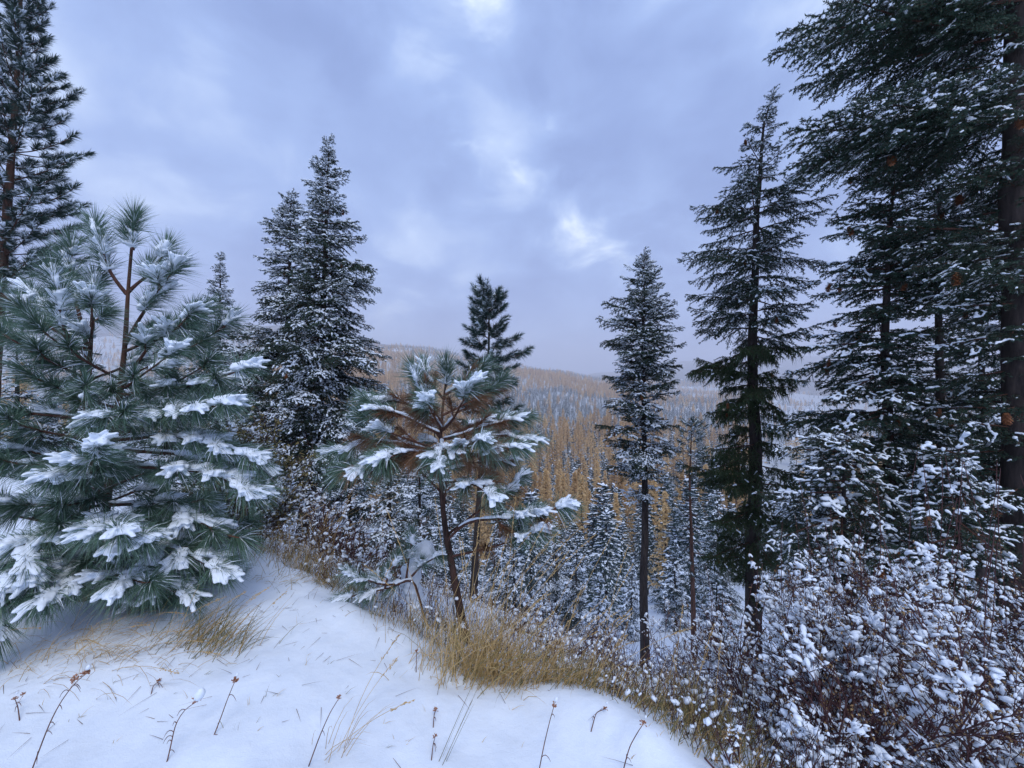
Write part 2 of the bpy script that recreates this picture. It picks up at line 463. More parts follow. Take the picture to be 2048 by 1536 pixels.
ang = np.concatenate([np.arange(-180, -66, 3.0), np.arange(-66, 66, 0.48), np.arange(66, 180, 3.0)])
ang = np.radians(ang)
rr = np.concatenate([np.geomspace(0.25, 12, 150), np.geomspace(12.3, 6400, 120)])
RA, AA = np.meshgrid(rr, ang, indexing='ij')
gx, gy = RA * np.sin(AA), RA * np.cos(AA)
gz = ground(gx, gy)
gv = np.concatenate([np.stack([gx, gy, gz], -1).reshape(-1, 3), [[0, 0, float(ground(0, 0.))]]])
na = len(ang)
i = np.arange(len(rr) - 1)[:, None] * na; j = np.arange(na)[None]; k = (j + 1) % na
gm = MB(); gm.add(gv, np.stack([i + j, i + na + j, i + na + k, i + k], -1).reshape(-1, 4))
j = np.arange(na); gm.f3.append(np.stack([np.full(na, len(gv) - 1), j, (j + 1) % na], -1)); gm.m3.append(np.zeros(na, int))
gme = gm.mesh('snowy_ground', M_GROUND, True)
es = edge_dist(gv[:, 0], gv[:, 1])
gr = np.hypot(gv[:, 0], gv[:, 1])
cover = np.where(gr < 30, 1.7 - .85 * np.clip((es + .12) / .7, 0, 1), 0.75)
cover = np.where(gr > 250, 0.95, cover)
cover = np.where(gr > 2300, .30, cover)
fa = gme.attributes.new('far_woods', 'FLOAT', 'POINT'); fa.data.foreach_set('value', np.maximum(np.clip((gr - 2300) / 500, 0, 1), .55 * np.clip((gr - 70) / 60, 0, 1)).astype(np.float32))  # nearer term darkens the forest floor colour like shade between the trees
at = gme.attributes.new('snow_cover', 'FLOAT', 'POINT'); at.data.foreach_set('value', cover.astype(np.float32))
tag(obj('snowy_ground', gme), None, None, kind='structure')

# pale air between the hills
HAZE_DENSITY = 0.00036
hb = MB()
hz0, hz1 = float(gz.min()) - 1.0, float(gz.max()) + 60.0
hv = np.array([(sx, sy, sz) for sz in (hz0, hz1) for sy in (-6700, 6700) for sx in (-6700, 6700)], float)
hb.add(hv, [(0, 2, 3, 1), (4, 5, 7, 6), (0, 1, 5, 4), (2, 6, 7, 3), (0, 4, 6, 2), (1, 3, 7, 5)])
mh = bpy.data.materials.new('pale_air'); mh.use_nodes = True; mh.node_tree.nodes.clear()
vp = mh.node_tree.nodes.new('ShaderNodeVolumePrincipled'); vp.inputs['Density'].default_value = HAZE_DENSITY
vp.inputs['Color'].default_value = (0.96, 0.94, 0.985, 1)
mo = mh.node_tree.nodes.new('ShaderNodeOutputMaterial'); mh.node_tree.links.new(vp.outputs[0], mo.inputs['Volume'])
tag(obj('haze', hb.mesh('haze', mh)), None, None, kind='stuff')
# ------------------------------------------------------------------ fir boughs (built once, shared by every fir)
def fir_bough(L, droop, hang, snow, nlen=0.030, nwid=0.0065, step=0.016, dens=1.0, mossy=False, sw=1.0, fused=False):
    """a flat spray: main stem, side twigs, fine twigs, needles; and the snow lying on it"""
    b = MB(); s = MB()
    ax = lambda t: np.stack([L * t * (1 - .06 * t), .04 * L * np.sin(3 * t + ph), L * (-droop * t ** 1.6 + .45 * droop * t ** 4 )], -1)
    ph = U(0, 6)
    T = np.linspace(0, 1, 9)
    b.tube(ax(T), np.linspace(.011 * L ** .7 + .002, .0022, 9), 4, 0)
    A, B = [], []
    n2 = max(6, int(L / .050 * dens))
    wid = U(.40, .58)
    for i in range(n2):
        t = .10 + .88 * (i + U(-.3, .3)) / n2
        t = min(max(t, .05), .985)
        side = 1 if i % 2 else -1
        if rng.random() < .07: continue
        l2 = L * wid * (1 - t) ** .8 * min(1, t * 2.6 + .25) * U(.65, 1.15) + .05
        an = rad(U(42, 66) - 12 * t)
        p = ax(np.array(t))
        d = np.array((math.cos(an), side * math.sin(an), U(-.55, .50) - hang * U(.2, 1.0)))
        d = d / np.linalg.norm(d)
        m = p + d * l2 * .55
        d2 = unit(d + np.array((.35, 0, -.22 - hang * .7)))
        e = m + d2 * l2 * .45
        A += [p, m]; B += [m, e]
        n3 = max(1, int(l2 / .050))
        for k in range(n3):
            u = (k + U(.2, .9)) / n3
            q = p + (m - p) * (u / .55) if u < .55 else m + (e - m) * ((u - .55) / .45)
            l3 = (.34 * l2 * (1 - u) + .035) * U(.6, 1.2)
            sg = 1 if k % 2 else -1
            pd = np.cross(d, (0, 0, 1)) * sg
            d3 = unit(d * .75 + pd * .65 + np.array((0, 0, U(-.35, .2) - hang * U(.1, 1.2))))
            A.append(q); B.append(q + d3 * l3)
    # last part of the stem carries needles too
    tt = np.linspace(.45, 1, 8)
    A += list(ax(tt[:-1])); B += list(ax(tt[1:]))
    A = np.array(A); B = np.array(B)
    b.sticks(A, B, .0028, .0016, 0)
    D = B - A; ll = np.linalg.norm(D, axis=1)
    cnt = np.maximum(1, (ll / step).astype(int)) * 2
    idx = np.repeat(np.arange(len(A)), cnt)
    u = rng.random(len(idx))
    base = A[idx] + D[idx] * u[:, None]
    dd = unit(D[idx])
    pr = rng.normal(size=(len(idx), 3)); pr[:, 2] = pr[:, 2] * .8 + .12
    pr = unit(pr - dd * (pr * dd).sum(1, keepdims=True))
    b.blades(base, dd * .62 + pr * .78, nlen * U(.7, 1.15, len(idx)), nwid, .05, 1, 1)
    if mossy:      # short hanging beard of lichen
        k = len(A) // 2
        q = rng.integers(0, len(A), k * 3)
        b.blades(A[q] + D[q] * rng.random((len(q), 1)), np.array([[0, 0, -1.]]) + rng.normal(0, .28, (len(q), 3)), U(.06, .17, len(q)), .012, .1, 1, 1)
    # snow: small pillows along the twigs, gathered in patches
    if snow > 0:
        C, X, S = [], [], []
        fx, fy = U(0, 50), U(0, 50)
        g = vnoise(A[:, 0] * 3.2 / max(L, .8) * 1.6 + fx, A[:, 1] * 5 + fy)
        for a_, d_, l_, gg in zip(A, D, ll, g):
            steep = abs(d_[2]) / max(l_, 1e-6)
            if rng.random() > min(1, snow * max(0, .40 + 3.6 * gg)) * (1 - .8 * steep): continue
            w0 = U(.009, .016) * sw; k = max(2, int(l_ / (w0 * (1.1 if fused else 1.9))))
            f0, f1 = sorted((U(-.1, .6), U(.5, 1.1)))
            for f in np.linspace(f0, f1, max(2, int(k * (f1 - f0)))):
                w = w0 * U(.7, 1.2) * (1 - .35 * f)
                C.append(a_ + d_ * f + np.array((0, 0, w * .55))); X.append(d_); S.append((w * (1.25 if fused else 1.7), w, w * .9))
        if C: s.blobs(np.array(C), np.array(X), np.array(S), 0, 0, .10, -.6)
    return b, s

FIR_CLASS = [0.32, 0.62, 1.05, 1.65, 2.5]
def fir_lib(name, mats, snow, hang, variants=3, vox=.013, **kw):
    lib = {}; sn = []; keys = []
    for L in FIR_CLASS:
        lib[L] = []
        for v in range(variants):
            b, s = fir_bough(L, U(.03, .16), hang * U(.6, 1.4), snow * U(.6, 1.4), fused=vox > 0, **kw)
            e = [b.mesh(name, mats), None]; lib[L].append(e)
            if s.n and vox: sn.append(s); keys.append(e)
            elif s.n: e[1] = s.mesh('snow', M_SNOW, True)
    for me, e in zip(voxel(sn, vox, 'snow', M_SNOW, 1) if sn else [], keys):
        if len(me.polygons): e[1] = me
    return lib
LIB_FIR = fir_lib('bough', [M_TWIG, M_FIR], 1.0, .26, variants=4, vox=0, nlen=.036, nwid=.0135, step=.0150, sw=1.6)
LIB_FIR_BARE = fir_lib('bough', [M_TWIG, M_FIR], .45, .42, variants=3, vox=0, nlen=.036, nwid=.0135, step=.0150, sw=1.5)
LIB_FIR_MOSSY = fir_lib('bough', [M_TWIG, M_FIR_MOSSY], .08, .80, variants=2, vox=0, nlen=.040, nwid=.014, step=.015, mossy=True, sw=1.4)
LIB_FIR_NEAR = fir_lib('bough', [M_TWIG, M_FIR], .80, .30, variants=3, vox=.0125, nlen=.031, nwid=.0115, step=.0100, dens=1.1, sw=1.6)
LIB_FIR_HIGH = fir_lib('bough', [M_TWIG, M_FIR], .48, .34, variants=3, vox=.0125, nlen=.031, nwid=.0115, step=.0100, dens=1.1, sw=1.6)
LIB_FIR_LADEN = fir_lib('bough', [M_TWIG, M_FIR], 1.2, .25, vox=.0125, variants=2, nlen=.030, nwid=.010, step=.012, sw=1.7)
LIB_FIR_FROST = fir_lib('bough', [M_TWIG, M_SPRUCE], .75, .30, vox=0, variants=2, nlen=.05, nwid=.020, step=.028, sw=2.2)

def cone_mesh():
    c = MB()
    for k in range(7):
        z = -.012 * k; r = .017 * math.sin(math.pi * (k + 1.2) / 8.6) + .004
        a = np.arange(7) * .9 + k * .45
        base = np.stack([np.cos(a) * r * .4, np.sin(a) * r * .4, np.full(7, z)], -1)
        d = np.stack([np.cos(a), np.sin(a), np.full(7, -.75)], -1)
        side = np.stack([-np.sin(a), np.cos(a), np.zeros(7)], -1)
        c.blades(base, d, r * 1.25 + .006, .019, 0, 2, 0, side)
    return c.mesh('cone', M_CONE)
CONE = cone_mesh()

def place_bough(root, base, az, pitch, L, lib):
    cl = min(FIR_CLASS, key=lambda c: abs(math.log(c / L)))
    bm_, sm_ = lib[cl][rng.integers(len(lib[cl]))]
    k = float(np.clip(L / cl, .6, 1.5))
    o = obj('bough', bm_, root, base, (U(-.12, .12), -pitch, az), k)
    if sm_ is not None: obj('snow', sm_, o)
    return o

def interp_tab(tab, x, col):
    xs = [r[0] for r in tab]; return float(np.interp(x, xs, [r[col] for r in tab]))

def fir_tree(label, d, trunk, prof, r0, zones, name='fir_tree', group=None, step=.24, per=5, pitch=(-10, 38), skip=0.0, cones=0, cone_s=1.0, front=1.0, wild=9, min_l=.14, bark_m=None, cat='tree'):
    """trunk: picture points top to bottom; prof: (py, left reach px, right reach px); zones: (py above which, bough library)"""
    tp = np.array([P(x, y, d) for x, y in trunk][::-1])
    gz0 = float(ground(tp[0][0], d)) - .1
    if gz0 < tp[0][2] - .02:
        tp = np.concatenate([[(tp[0][0] + (tp[0][0] - tp[1][0]) * .05, d, gz0)], tp])
    base = tp[0].copy(); base[2] = gz0 if gz0 > tp[0][2] else tp[0][2]
    root = thing(name, label, cat, tuple(base), group)
    zs = tp[:, 2]
    at_z = lambda z: np.array([np.interp(z, zs, tp[:, 0]), d + 0 * z, z]).T if np.ndim(z) else np.array([np.interp(z, zs, tp[:, 0]), d, z])
    zz = np.linspace(zs[0], zs[-1], 26)
    pts = at_z(zz) + np.stack([fbm(zz * .7 + d * 9, zz * 0 + d, 2) * r0 * .5, fbm(zz * .7 + d * 5, zz * 0 + 9.3, 2) * r0 * .5, zz * 0], -1)
    u = (zz - zs[0]) / (zs[-1] - zs[0])
    t = MB(); t.tube(pts - base, r0 * (1 - u) ** .8 * (1 + .35 * np.exp(-u * 26)) + .006, 10)
    obj('trunk', t.mesh('trunk', bark_m or M_BARK_FIR, True), root)
    ztop = zs[-1]; zcb = EYE + (768 - prof[-1][0]) / FPX * d
    z = ztop - .02; boughs = []
    first = True
    while z > zcb:
        py = 768 - (z - EYE) * FPX / d
        h = (ztop - z) / (ztop - zcb)
        n = per if not first else 3
        ph = U(0, 6.28)
        for kx in range(n):
            if rng.random() < skip: continue
            az = ph + kx * 6.2832 / n + U(-.35, .35)
            zb = z + U(-.16, .12)
            w = (1 + math.cos(az)) / 2
            pyb = py + U(-14, 14)
            Lm = (w * interp_tab(prof, pyb, 2) + (1 - w) * interp_tab(prof, pyb, 1)) * d / FPX
            Lm *= 1 - (1 - front) * max(0, -math.sin(az))
            L = max(min_l, Lm * (U(.75, 1.12) if rng.random() < .6 else U(.35, .8)))
            pt = rad(pitch[0] + (pitch[1] - pitch[0]) * math.exp(-h * 4.5) + rng.normal(0, wild))
            lib = next(l for y, l in zones if pyb <= y)
            bo = place_bough(root, tuple(at_z(zb) - base), az, pt, L, lib)
            boughs.append((bo, L))
        z -= step * (.45 + .55 * min(1, h * 5)) * U(.8, 1.2)
        first = False
    # leader
    place_bough(root, tuple(at_z(ztop - .05) - base), 0, rad(80), .3, zones[0][1])
    for _ in range(cones):
        bo, L = boughs[rng.integers(len(boughs))]
        if L < .5: continue
        E = bo.rotation_euler.to_matrix()
        f = U(.5, .95)
        p = bo.location + E @ Vector((L * f, U(-.16, .16) * L * (1.1 - f), -.06 * L * f)) - Vector((0, 0, .012))
        obj('cone', CONE, root, p, (U(-.3, .3), U(-.3, .3), U(0, 6)), U(.9, 1.35) * cone_s)
    return root

# ------------------------------------------------------------------ pine tufts: long needles round a shoot, with their snow caps
PITCHES = [-25, 5, 38, 75]
def tuft(p, nl, n, w, segs=2, sag=.22, shoot=.22, m_needle=1, wide=1.0, frost=0.0):
    p = rad(p); b = MB()
    u0 = np.array((math.cos(p), 0, math.sin(p))); v0 = np.array((0, 1., 0)); w0 = np.cross(u0, v0)
    tt = np.linspace(0, 1, 4)
    line = lambda t: u0 * (t * shoot)[:, None] + np.array((0, 0, .10 * shoot)) * (t ** 2)[:, None]
    b.tube(line(tt), np.linspace(.008, .004, 4) * (nl / .22) ** .5, 5, 0)
    t = rng.random(n) ** .75 * .85 + .15
    th = np.radians(np.clip((78 - 58 * t) * wide + rng.normal(0, 9, n), 4, 100))
    ps = rng.choice(U(0, 6.2832, 17), n) + rng.normal(0, .22, n)      # bundles, with gaps
    side = np.cos(ps)[:, None] * v0 + np.sin(ps)[:, None] * w0
    dirs = u0 * np.cos(th)[:, None] + side * np.sin(th)[:, None]
    base = line(t)
    ln = nl * U(.55, 1.1, n)
    sg = sag * (0.4 + 0.9 * np.cos(p) ** 2) * U(.6, 1.3, n)
    fr = rng.random(n) < frost
    b.blades(base[~fr], dirs[~fr], ln[~fr], w, sg[~fr], segs, m_needle)
    if fr.any(): b.blades(base[fr] + (0, 0, .002), dirs[fr], ln[fr] * .8, w * 1.5, sg[fr], segs, 2)      # rimed needles
    return b, (base, dirs, ln, sg, u0, line)
def tuft_snow(info, p, load, nl):
    base, dirs, ln, sg, u0, line = info
    s = MB(); C, X, S = [], [], []
    if p < 60:        # the cap is a fan-shaped slab lying on the flatter needles
        rel = dirs[:, 2] - u0[2] * .75
        cand = np.nonzero((rel > -.22) & (rel < .30) & (np.abs(dirs[:, 1]) < .62))[0]
        cand = cand[np.argsort(U(0, 1, len(cand)) + (info[2][cand] * 0))]
    else: cand = rng.permutation(len(dirs))
    k = int((26 if p < 60 else 14) * load)
    lean = U(0, 6.28)
    for q in cand[:k]:
        e = U(.30, .72) if p < 60 else U(.12, .42)
        m = 3 + int(13 * e)
        for f in np.linspace(.04, e, m):
            x = base[q] + dirs[q] * ln[q] * f - np.array((0, 0, sg[q] * ln[q] * f * f))
            r = (.070 + .030 * rng.random()) * nl * (1.15 - .45 * f / e)
            C.append(x + np.array((0, 0, r * .30))); X.append(dirs[q] * (1, 1, .6)); S.append((r * 1.7, r * 1.25, r * .68))
    for f in U(.2, 1.0, int(7 * load)):
        C.append(line(np.array([f]))[0] + np.array((U(-.02, .02), U(-.03, .03), .02)) * nl / .22); X.append(u0); r = U(.10, .17) * nl; S.append((r * 1.3, r, r * .8))
    s.blobs(np.array(C), np.array(X), np.array(S), 0, 1, .10, -.7)
    return s
def tuft_lib(nl, n, w, loads, variants=3, vox=.0075, segs=2, mats=None, sag=.22, shoot=.22, wide=1.0, frost=0.0):
    lib = {}; sn = []; keys = []
    for p in PITCHES:
        lib[p] = []
        for v in range(variants):
            b, info = tuft(p, nl, n, w, segs, sag * U(.7, 1.3), shoot, wide=wide, frost=frost)
            e = {'n': b.mesh('needle_tuft', mats or [M_SHOOT, M_PINE, M_SNOW]), 's': []}
            lib[p].append(e)
            for ld in loads:
                sn.append(tuft_snow(info, p, ld, nl)); keys.append(e)
    if sn:
        for me, e in zip(voxel(sn, vox, 'snow', M_SNOW, 3), keys): e['s'].append(me)
    return lib
LIB_TUFT = tuft_lib(.235, 270, .0046, [.55, 1.25], 5, vox=.0065, shoot=.12, frost=.10)
LIB_TUFT_DEAD = tuft_lib(.19, 150, .0042, [], 4, mats=[M_SHOOT, M_DEAD], sag=.32)
LIB_TUFT_MID = tuft_lib(.15, 150, .0085, [.4], 3, vox=.0125, segs=2, mats=[M_TWIG, M_PINE_DARK, M_SNOW], sag=.10, shoot=.17, frost=.10)

def place_tuft(bough, at, d, lib, snow=1.0, scale=1.0, load=None):
    d = np.asarray(d, float); hz = math.hypot(d[0], d[1])
    el = math.degrees(math.atan2(d[2], hz)); az = math.atan2(d[1], d[0])
    p = min(PITCHES, key=lambda q: abs(q - el))
    e = lib[p][rng.integers(len(lib[p]))]
    o = obj('needle_tuft', e['n'], bough, tuple(at), (0, -rad(np.clip(el - p, -14, 14)), az), scale)
    if e['s'] and rng.random() < snow:
        k = (rng.random() < .5) * 1 if load is None else load
        obj('snow', e['s'][min(k, len(e['s']) - 1)], bough, tuple(at), o.rotation_euler, scale)
    return o

def pine_bough(root, pts, r0, r1, lib, every=.17, start=.42, snow=.8, spread=38, scale=1.0, ridge=.0, dead=0.0, load=None, twig_m=None, tip_up=12):
    """a limb through world points pts, with tufts along its outer part; children of one bough"""
    pts = np.asarray(pts, float); o0 = pts[0].copy()
    # smooth the polyline
    L = np.concatenate([[0], np.cumsum(np.linalg.norm(np.diff(pts, axis=0), axis=1))])
    n = max(8, int(L[-1] / .05))
    q = np.linspace(0, L[-1], n)
    c = np.stack([np.interp(q, L, pts[:, k]) for k in range(3)], -1)
    for _ in range(max(2, n // 10)):
        c[1:-1] = .25 * c[:-2] + .5 * c[1:-1] + .25 * c[2:]
    c = c + np.stack([fbm(q * 2.3 + o0[0] * 7 + 11 * k, q * 0 + o0[2] * 5 + k, 2) * .03 * np.minimum(q / .3, 1) for k in range(3)], -1)
    b = MB(); b.tube(c - o0, np.linspace(r0, r1, n), 6)
    bo = obj('bough', b.mesh('bough', twig_m or M_TWIG, True), root, tuple(Vector(o0) - root.location))
    tg = unit(np.gradient(c, axis=0))
    tot = L[-1]; s = tot * start
    k = 0
    while s < tot - .05:
        i = min(n - 1, int(s / tot * (n - 1)))
        an = rad((1 if k % 2 else -1) * U(.35, 1.2) * spread)
        t = tg[i]; ca, sa = math.cos(an), math.sin(an)
        d = np.array((t[0] * ca - t[1] * sa, t[0] * sa + t[1] * ca, t[2] + U(-.18, .22)))
        fr = (s / tot - start) / (1 - start)
        if dead and fr < dead: place_tuft(bo, c[i] - o0, d + np.array((U(-.3, .3), U(-.3, .3), U(-.3, .15))), LIB_TUFT_DEAD, 0, scale)
        else:
            place_tuft(bo, c[i] - o0, d, lib, snow, scale * U(.85, 1.05), load)
            if dead and rng.random() < .65: place_tuft(bo, c[i] - o0, d + np.array((U(-.4, .4), U(-.4, .4), U(-.5, .1))), LIB_TUFT_DEAD, 0, scale * .9)
        s += every * U(.7, 1.25); k += 1
    d = tg[-1] + np.array((0, 0, math.tan(rad(tip_up)) * .6))
    place_tuft(bo, c[-1] - o0, d, lib, snow, scale, load)
    if ridge > 0:
        m = MB(); C, X, S = [], [], []
        for i in range(1, n - 1):
            if abs(tg[i][2]) < .62 and rng.random() < .9:
                r = ridge * U(.7, 1.25)
                C.append(c[i] - o0 + np.array((0, 0, r * .6 + np.interp(i / n, [0, 1], [r0, r1])))); X.append(tg[i]); S.append((.045, r, r * U(.7, 1)))
        if C:
            m.blobs(np.array(C), np.array(X), np.array(S), 0, 1, .12)
            obj('snow', m.mesh('snow', M_SNOW, True), bo)
    return bo

def trunk_line(root, pts, r0, r1, m, name='trunk', flare=.3):
    pts = np.asarray(pts, float); o0 = np.array(root.location)
    L = np.concatenate([[0], np.cumsum(np.linalg.norm(np.diff(pts, axis=0), axis=1))])
    n = max(12, int(L[-1] / .08)); q = np.linspace(0, L[-1], n)
    c = np.stack([np.interp(q, L, pts[:, k]) for k in range(3)], -1)
    for _ in range(n // 5):
        c[1:-1] = .25 * c[:-2] + .5 * c[1:-1] + .25 * c[2:]
    u = q / L[-1]
    b = MB(); b.tube(c - o0, (r0 * (1 - u) + r1 * u) * (1 + flare * np.exp(-u * 18)) * (1 + fbm(q * 6, q * 0 + r0 * 99, 2) * .12), 10)
    obj(name, b.mesh(name, m, True), root)
    return c

def pine_tree(label, d, trunk, prof, r0, lib, cat='tree', step=.34, per=4, scale=1.0, snow=.6, every=.16, start=.4, rise=(5, 62), group=None, name='pine_tree', bark_m=None, shoot_r=.012, crook=1.0):
    """a pine with whorls of limbs that curve up, prof as for fir_tree"""
    tp = np.array([P(x, y, d) for x, y in trunk][::-1])
    g0 = float(ground(tp[0][0], d)) - .1
    tp = np.concatenate([[(tp[0][0], d, min(g0, tp[0][2] - .05))], tp])
    root = thing(name, label, cat, tuple(tp[0]), group)
    c = trunk_line(root, tp, r0, .012, bark_m or M_BARK_PINE)
    ztop = tp[-1][2]; zcb = EYE + (768 - prof[-1][0]) / FPX * d
    z = ztop - .1
    while z > zcb:
        h = (ztop - z) / (ztop - zcb); py = 768 - (z - EYE) * FPX / d
        ph = U(0, 6.28)
        for k in range(per):
            az = ph + k * 6.2832 / per + U(-.4, .4); w = (1 + math.cos(az)) / 2
            L = max(.22, (w * interp_tab(prof, py, 2) + (1 - w) * interp_tab(prof, py, 1)) * d / FPX * U(.7, 1.12) - .12)
            e = rad(rise[1] * math.exp(-h * 3) + rise[0] + U(-10, 10))
            x0 = np.array([np.interp(z, c[:, 2], c[:, 0]), np.interp(z, c[:, 2], c[:, 1]), z + U(-.06, .06)])
            hd = np.array((math.cos(az), math.sin(az), 0))
            t = np.linspace(0, 1, 5)[:, None]
            pts = x0 + hd * L * t + np.array((0, 0, 1.)) * (math.tan(min(e, 1.1)) * L * (.55 * t + .45 * t ** 2) * crook)
            pine_bough(root, pts, shoot_r * (.4 + .6 * min(1, L)), .005, lib, every, start, snow, 40, scale)
        z -= step * (.6 + .4 * min(1, h * 4)) * U(.8, 1.2)
    bo = pine_bough(root, np.array([c[-1] - (0, 0, .12), c[-1] - (0, 0, .05), c[-1]]), .012, .006, lib, .09, .2, snow, 20, scale)
    return root
# ------------------------------------------------------------------ the tall trees on the slope
fir_tree('tall dense snow-dusted fir standing just right of its shorter twin', 9.0,
         [(657, 288), (649, 560), (640, 800), (612, 1000), (598, 1112)],
         [(288, 4, 4), (340, 38, 32), (365, 60, 45), (410, 50, 42), (450, 62, 85), (500, 66, 84), (545, 75, 132), (590, 85, 100), (640, 105, 125), (665, 110, 160), (720, 110, 165), (790, 110, 150), (860, 120, 120), (950, 130, 120), (1010, 90, 90)],
         .13, [(860, LIB_FIR), (2000, LIB_FIR_BARE)], step=.20, per=7, wild=15, cones=26, group='firs on the slope')
fir_tree('shorter broad snow-dusted fir crowding the left side of the tall fir', 10.4,
         [(582, 394), (578, 600), (570, 800), (560, 1000), (553, 1062)],
         [(394, 10, 10), (440, 52, 34), (500, 62, 50), (560, 76, 60), (640, 100, 70), (700, 120, 80), (800, 120, 90), (900, 130, 110), (1000, 70, 70)],
         .13, [(880, LIB_FIR), (2000, LIB_FIR_BARE)], step=.20, per=7, wild=15, cones=18, group='firs on the slope')
fir_tree('small pointed fir behind the gap between bushy pine and twin firs', 13.5,
         [(440, 516), (440, 980)],
         [(516, 4, 4), (560, 22, 20), (600, 34, 34), (650, 52, 52), (720, 75, 75), (820, 100, 100), (940, 120, 120)],
         .12, [(2000, LIB_FIR)], step=.22, per=7, group='firs on the slope')
fir_tree('slim fir with a long bare trunk standing alone before the golden valley', 9.0,
         [(1287, 512), (1287, 800), (1291, 1332)],
         [(512, 6, 6), (545, 38, 42), (590, 62, 55), (640, 88, 72), (665, 92, 76), (700, 94, 80), (745, 88, 82), (780, 80, 70), (830, 92, 78), (880, 104, 66), (940, 92, 46), (1000, 44, 20)],
         .105, [(2000, LIB_FIR)], step=.17, per=7, pitch=(4, 46), skip=.05, wild=15, cones=10, group='firs on the slope')
fir_tree('open-crowned fir with long level boughs and a dark mossy lower trunk', 8.0,
         [(1546, 194), (1527, 250), (1515, 400), (1510, 700), (1508, 1000), (1505, 1165)],
         [(194, 3, 3), (250, 36, 24), (300, 55, 70), (345, 90, 60), (390, 138, 110), (420, 140, 150), (470, 128, 148), (545, 166, 120), (600, 186, 115), (640, 180, 112), (700, 150, 100), (780, 140, 96), (850, 110, 80), (880, 140, 110), (980, 140, 115), (1080, 120, 105), (1165, 70, 70)],
         .165, [(680, LIB_FIR_BARE), (2000, LIB_FIR_MOSSY)], step=.29, per=5, pitch=(-2, 30), skip=.14, wild=8, cones=22, group='firs on the slope')

# the dark firs on the right
root = fir_tree('huge dark fir with thick trunk at the right edge and brown cones', 4.7,
         [(2022, -900), (2030, 100), (2034, 700), (2040, 1330)],
         [(-900, 60, 60), (-500, 260, 300), (-150, 300, 300), (10, 300, 300), (50, 230, 300), (90, 140, 240), (150, 100, 200), (190, 170, 260), (230, 230, 280), (262, 200, 260), (290, 110, 200), (330, 190, 230), (400, 280, 260), (520, 300, 260), (600, 220, 240), (700, 130, 200), (800, 150, 200), (880, 220, 220), (960, 240, 220), (1080, 200, 200), (1160, 120, 150)],
         .17, [(300, LIB_FIR_HIGH), (2000, LIB_FIR_NEAR)], step=.27, per=6, pitch=(0, 16), cones=70, front=.36, cone_s=1.4, group='dark firs on the right')
for py, az, L, pt, lib in [(30, 3.10, 2.95, .03, LIB_FIR_HIGH), (60, 3.30, 2.7, .04, LIB_FIR_HIGH), (15, 2.9, 2.8, .05, LIB_FIR_HIGH), (55, 2.75, 2.4, .02, LIB_FIR_HIGH),
                           (212, 3.14, 2.95, -.02, LIB_FIR_NEAR), (232, 2.95, 2.6, -.04, LIB_FIR_NEAR), (222, 3.36, 2.5, 0, LIB_FIR_NEAR), (205, 2.8, 2.3, .02, LIB_FIR_NEAR)]:
    place_bough(root, tuple(P(2031, py, 4.7) - np.array(root.location)), az, pt, L, lib)
fir_tree('dark snowy fir with pale grey trunk left of the huge edge fir', 5.6,
         [(1790, 285), (1778, 480), (1772, 700), (1780, 950), (1785, 1150)],
         [(285, 14, 14), (330, 86, 70), (400, 110, 90), (480, 118, 110), (560, 136, 120), (600, 116, 120), (660, 150, 120), (700, 180, 120), (740, 130, 100), (780, 250, 140), (830, 200, 150), (900, 170, 150), (960, 200, 150), (1060, 150, 130)],
         .10, [(420, LIB_FIR_HIGH), (2000, LIB_FIR_NEAR)], step=.20, per=7, pitch=(-5, 30), cones=46, front=.6, cone_s=1.35, group='dark firs on the right')
fir_tree('thinner dark fir half hidden between the two cone-bearing firs', 6.6,
         [(1876, 250), (1878, 600), (1882, 900), (1884, 1120)],
         [(250, 12, 12), (330, 90, 80), (450, 120, 110), (560, 130, 120), (640, 100, 100), (720, 90, 90), (800, 110, 110), (900, 120, 120), (1040, 130, 130)],
         .10, [(500, LIB_FIR_HIGH), (2000, LIB_FIR_NEAR)], step=.24, per=6, pitch=(-6, 30), front=.6, group='dark firs on the right')
fir_tree('dim fir glimpsed between the thinner fir and the huge edge trunk', 8.5,
         [(1962, 330), (1962, 700), (1962, 1100)],
         [(330, 10, 10), (420, 60, 60), (560, 90, 90), (700, 80, 80), (850, 110, 110), (1000, 120, 120)],
         .10, [(2000, LIB_FIR_BARE)], step=.27, per=6, pitch=(-8, 30), group='dark firs on the right')
fir_tree('young fir with heavily snow-laden boughs below the mossy fir', 4.6,
         [(1690, 862), (1690, 1000), (1692, 1240)],
         [(862, 24, 20), (900, 130, 90), (960, 180, 120), (1020, 190, 120), (1100, 170, 130), (1180, 150, 130)],
         .05, [(2000, LIB_FIR_LADEN)], step=.17, per=6, pitch=(-14, 20), front=.7, group='young laden firs')
fir_tree('young fir with drooping white boughs before the huge edge trunk', 3.9,
         [(1915, 905), (1915, 1020), (1918, 1290)],
         [(905, 40, 30), (950, 110, 90), (1000, 140, 110), (1080, 190, 130), (1150, 220, 150), (1230, 180, 150)],
         .045, [(2000, LIB_FIR_LADEN)], step=.16, per=6, pitch=(-16, 15), front=.6, cones=8, group='young laden firs')

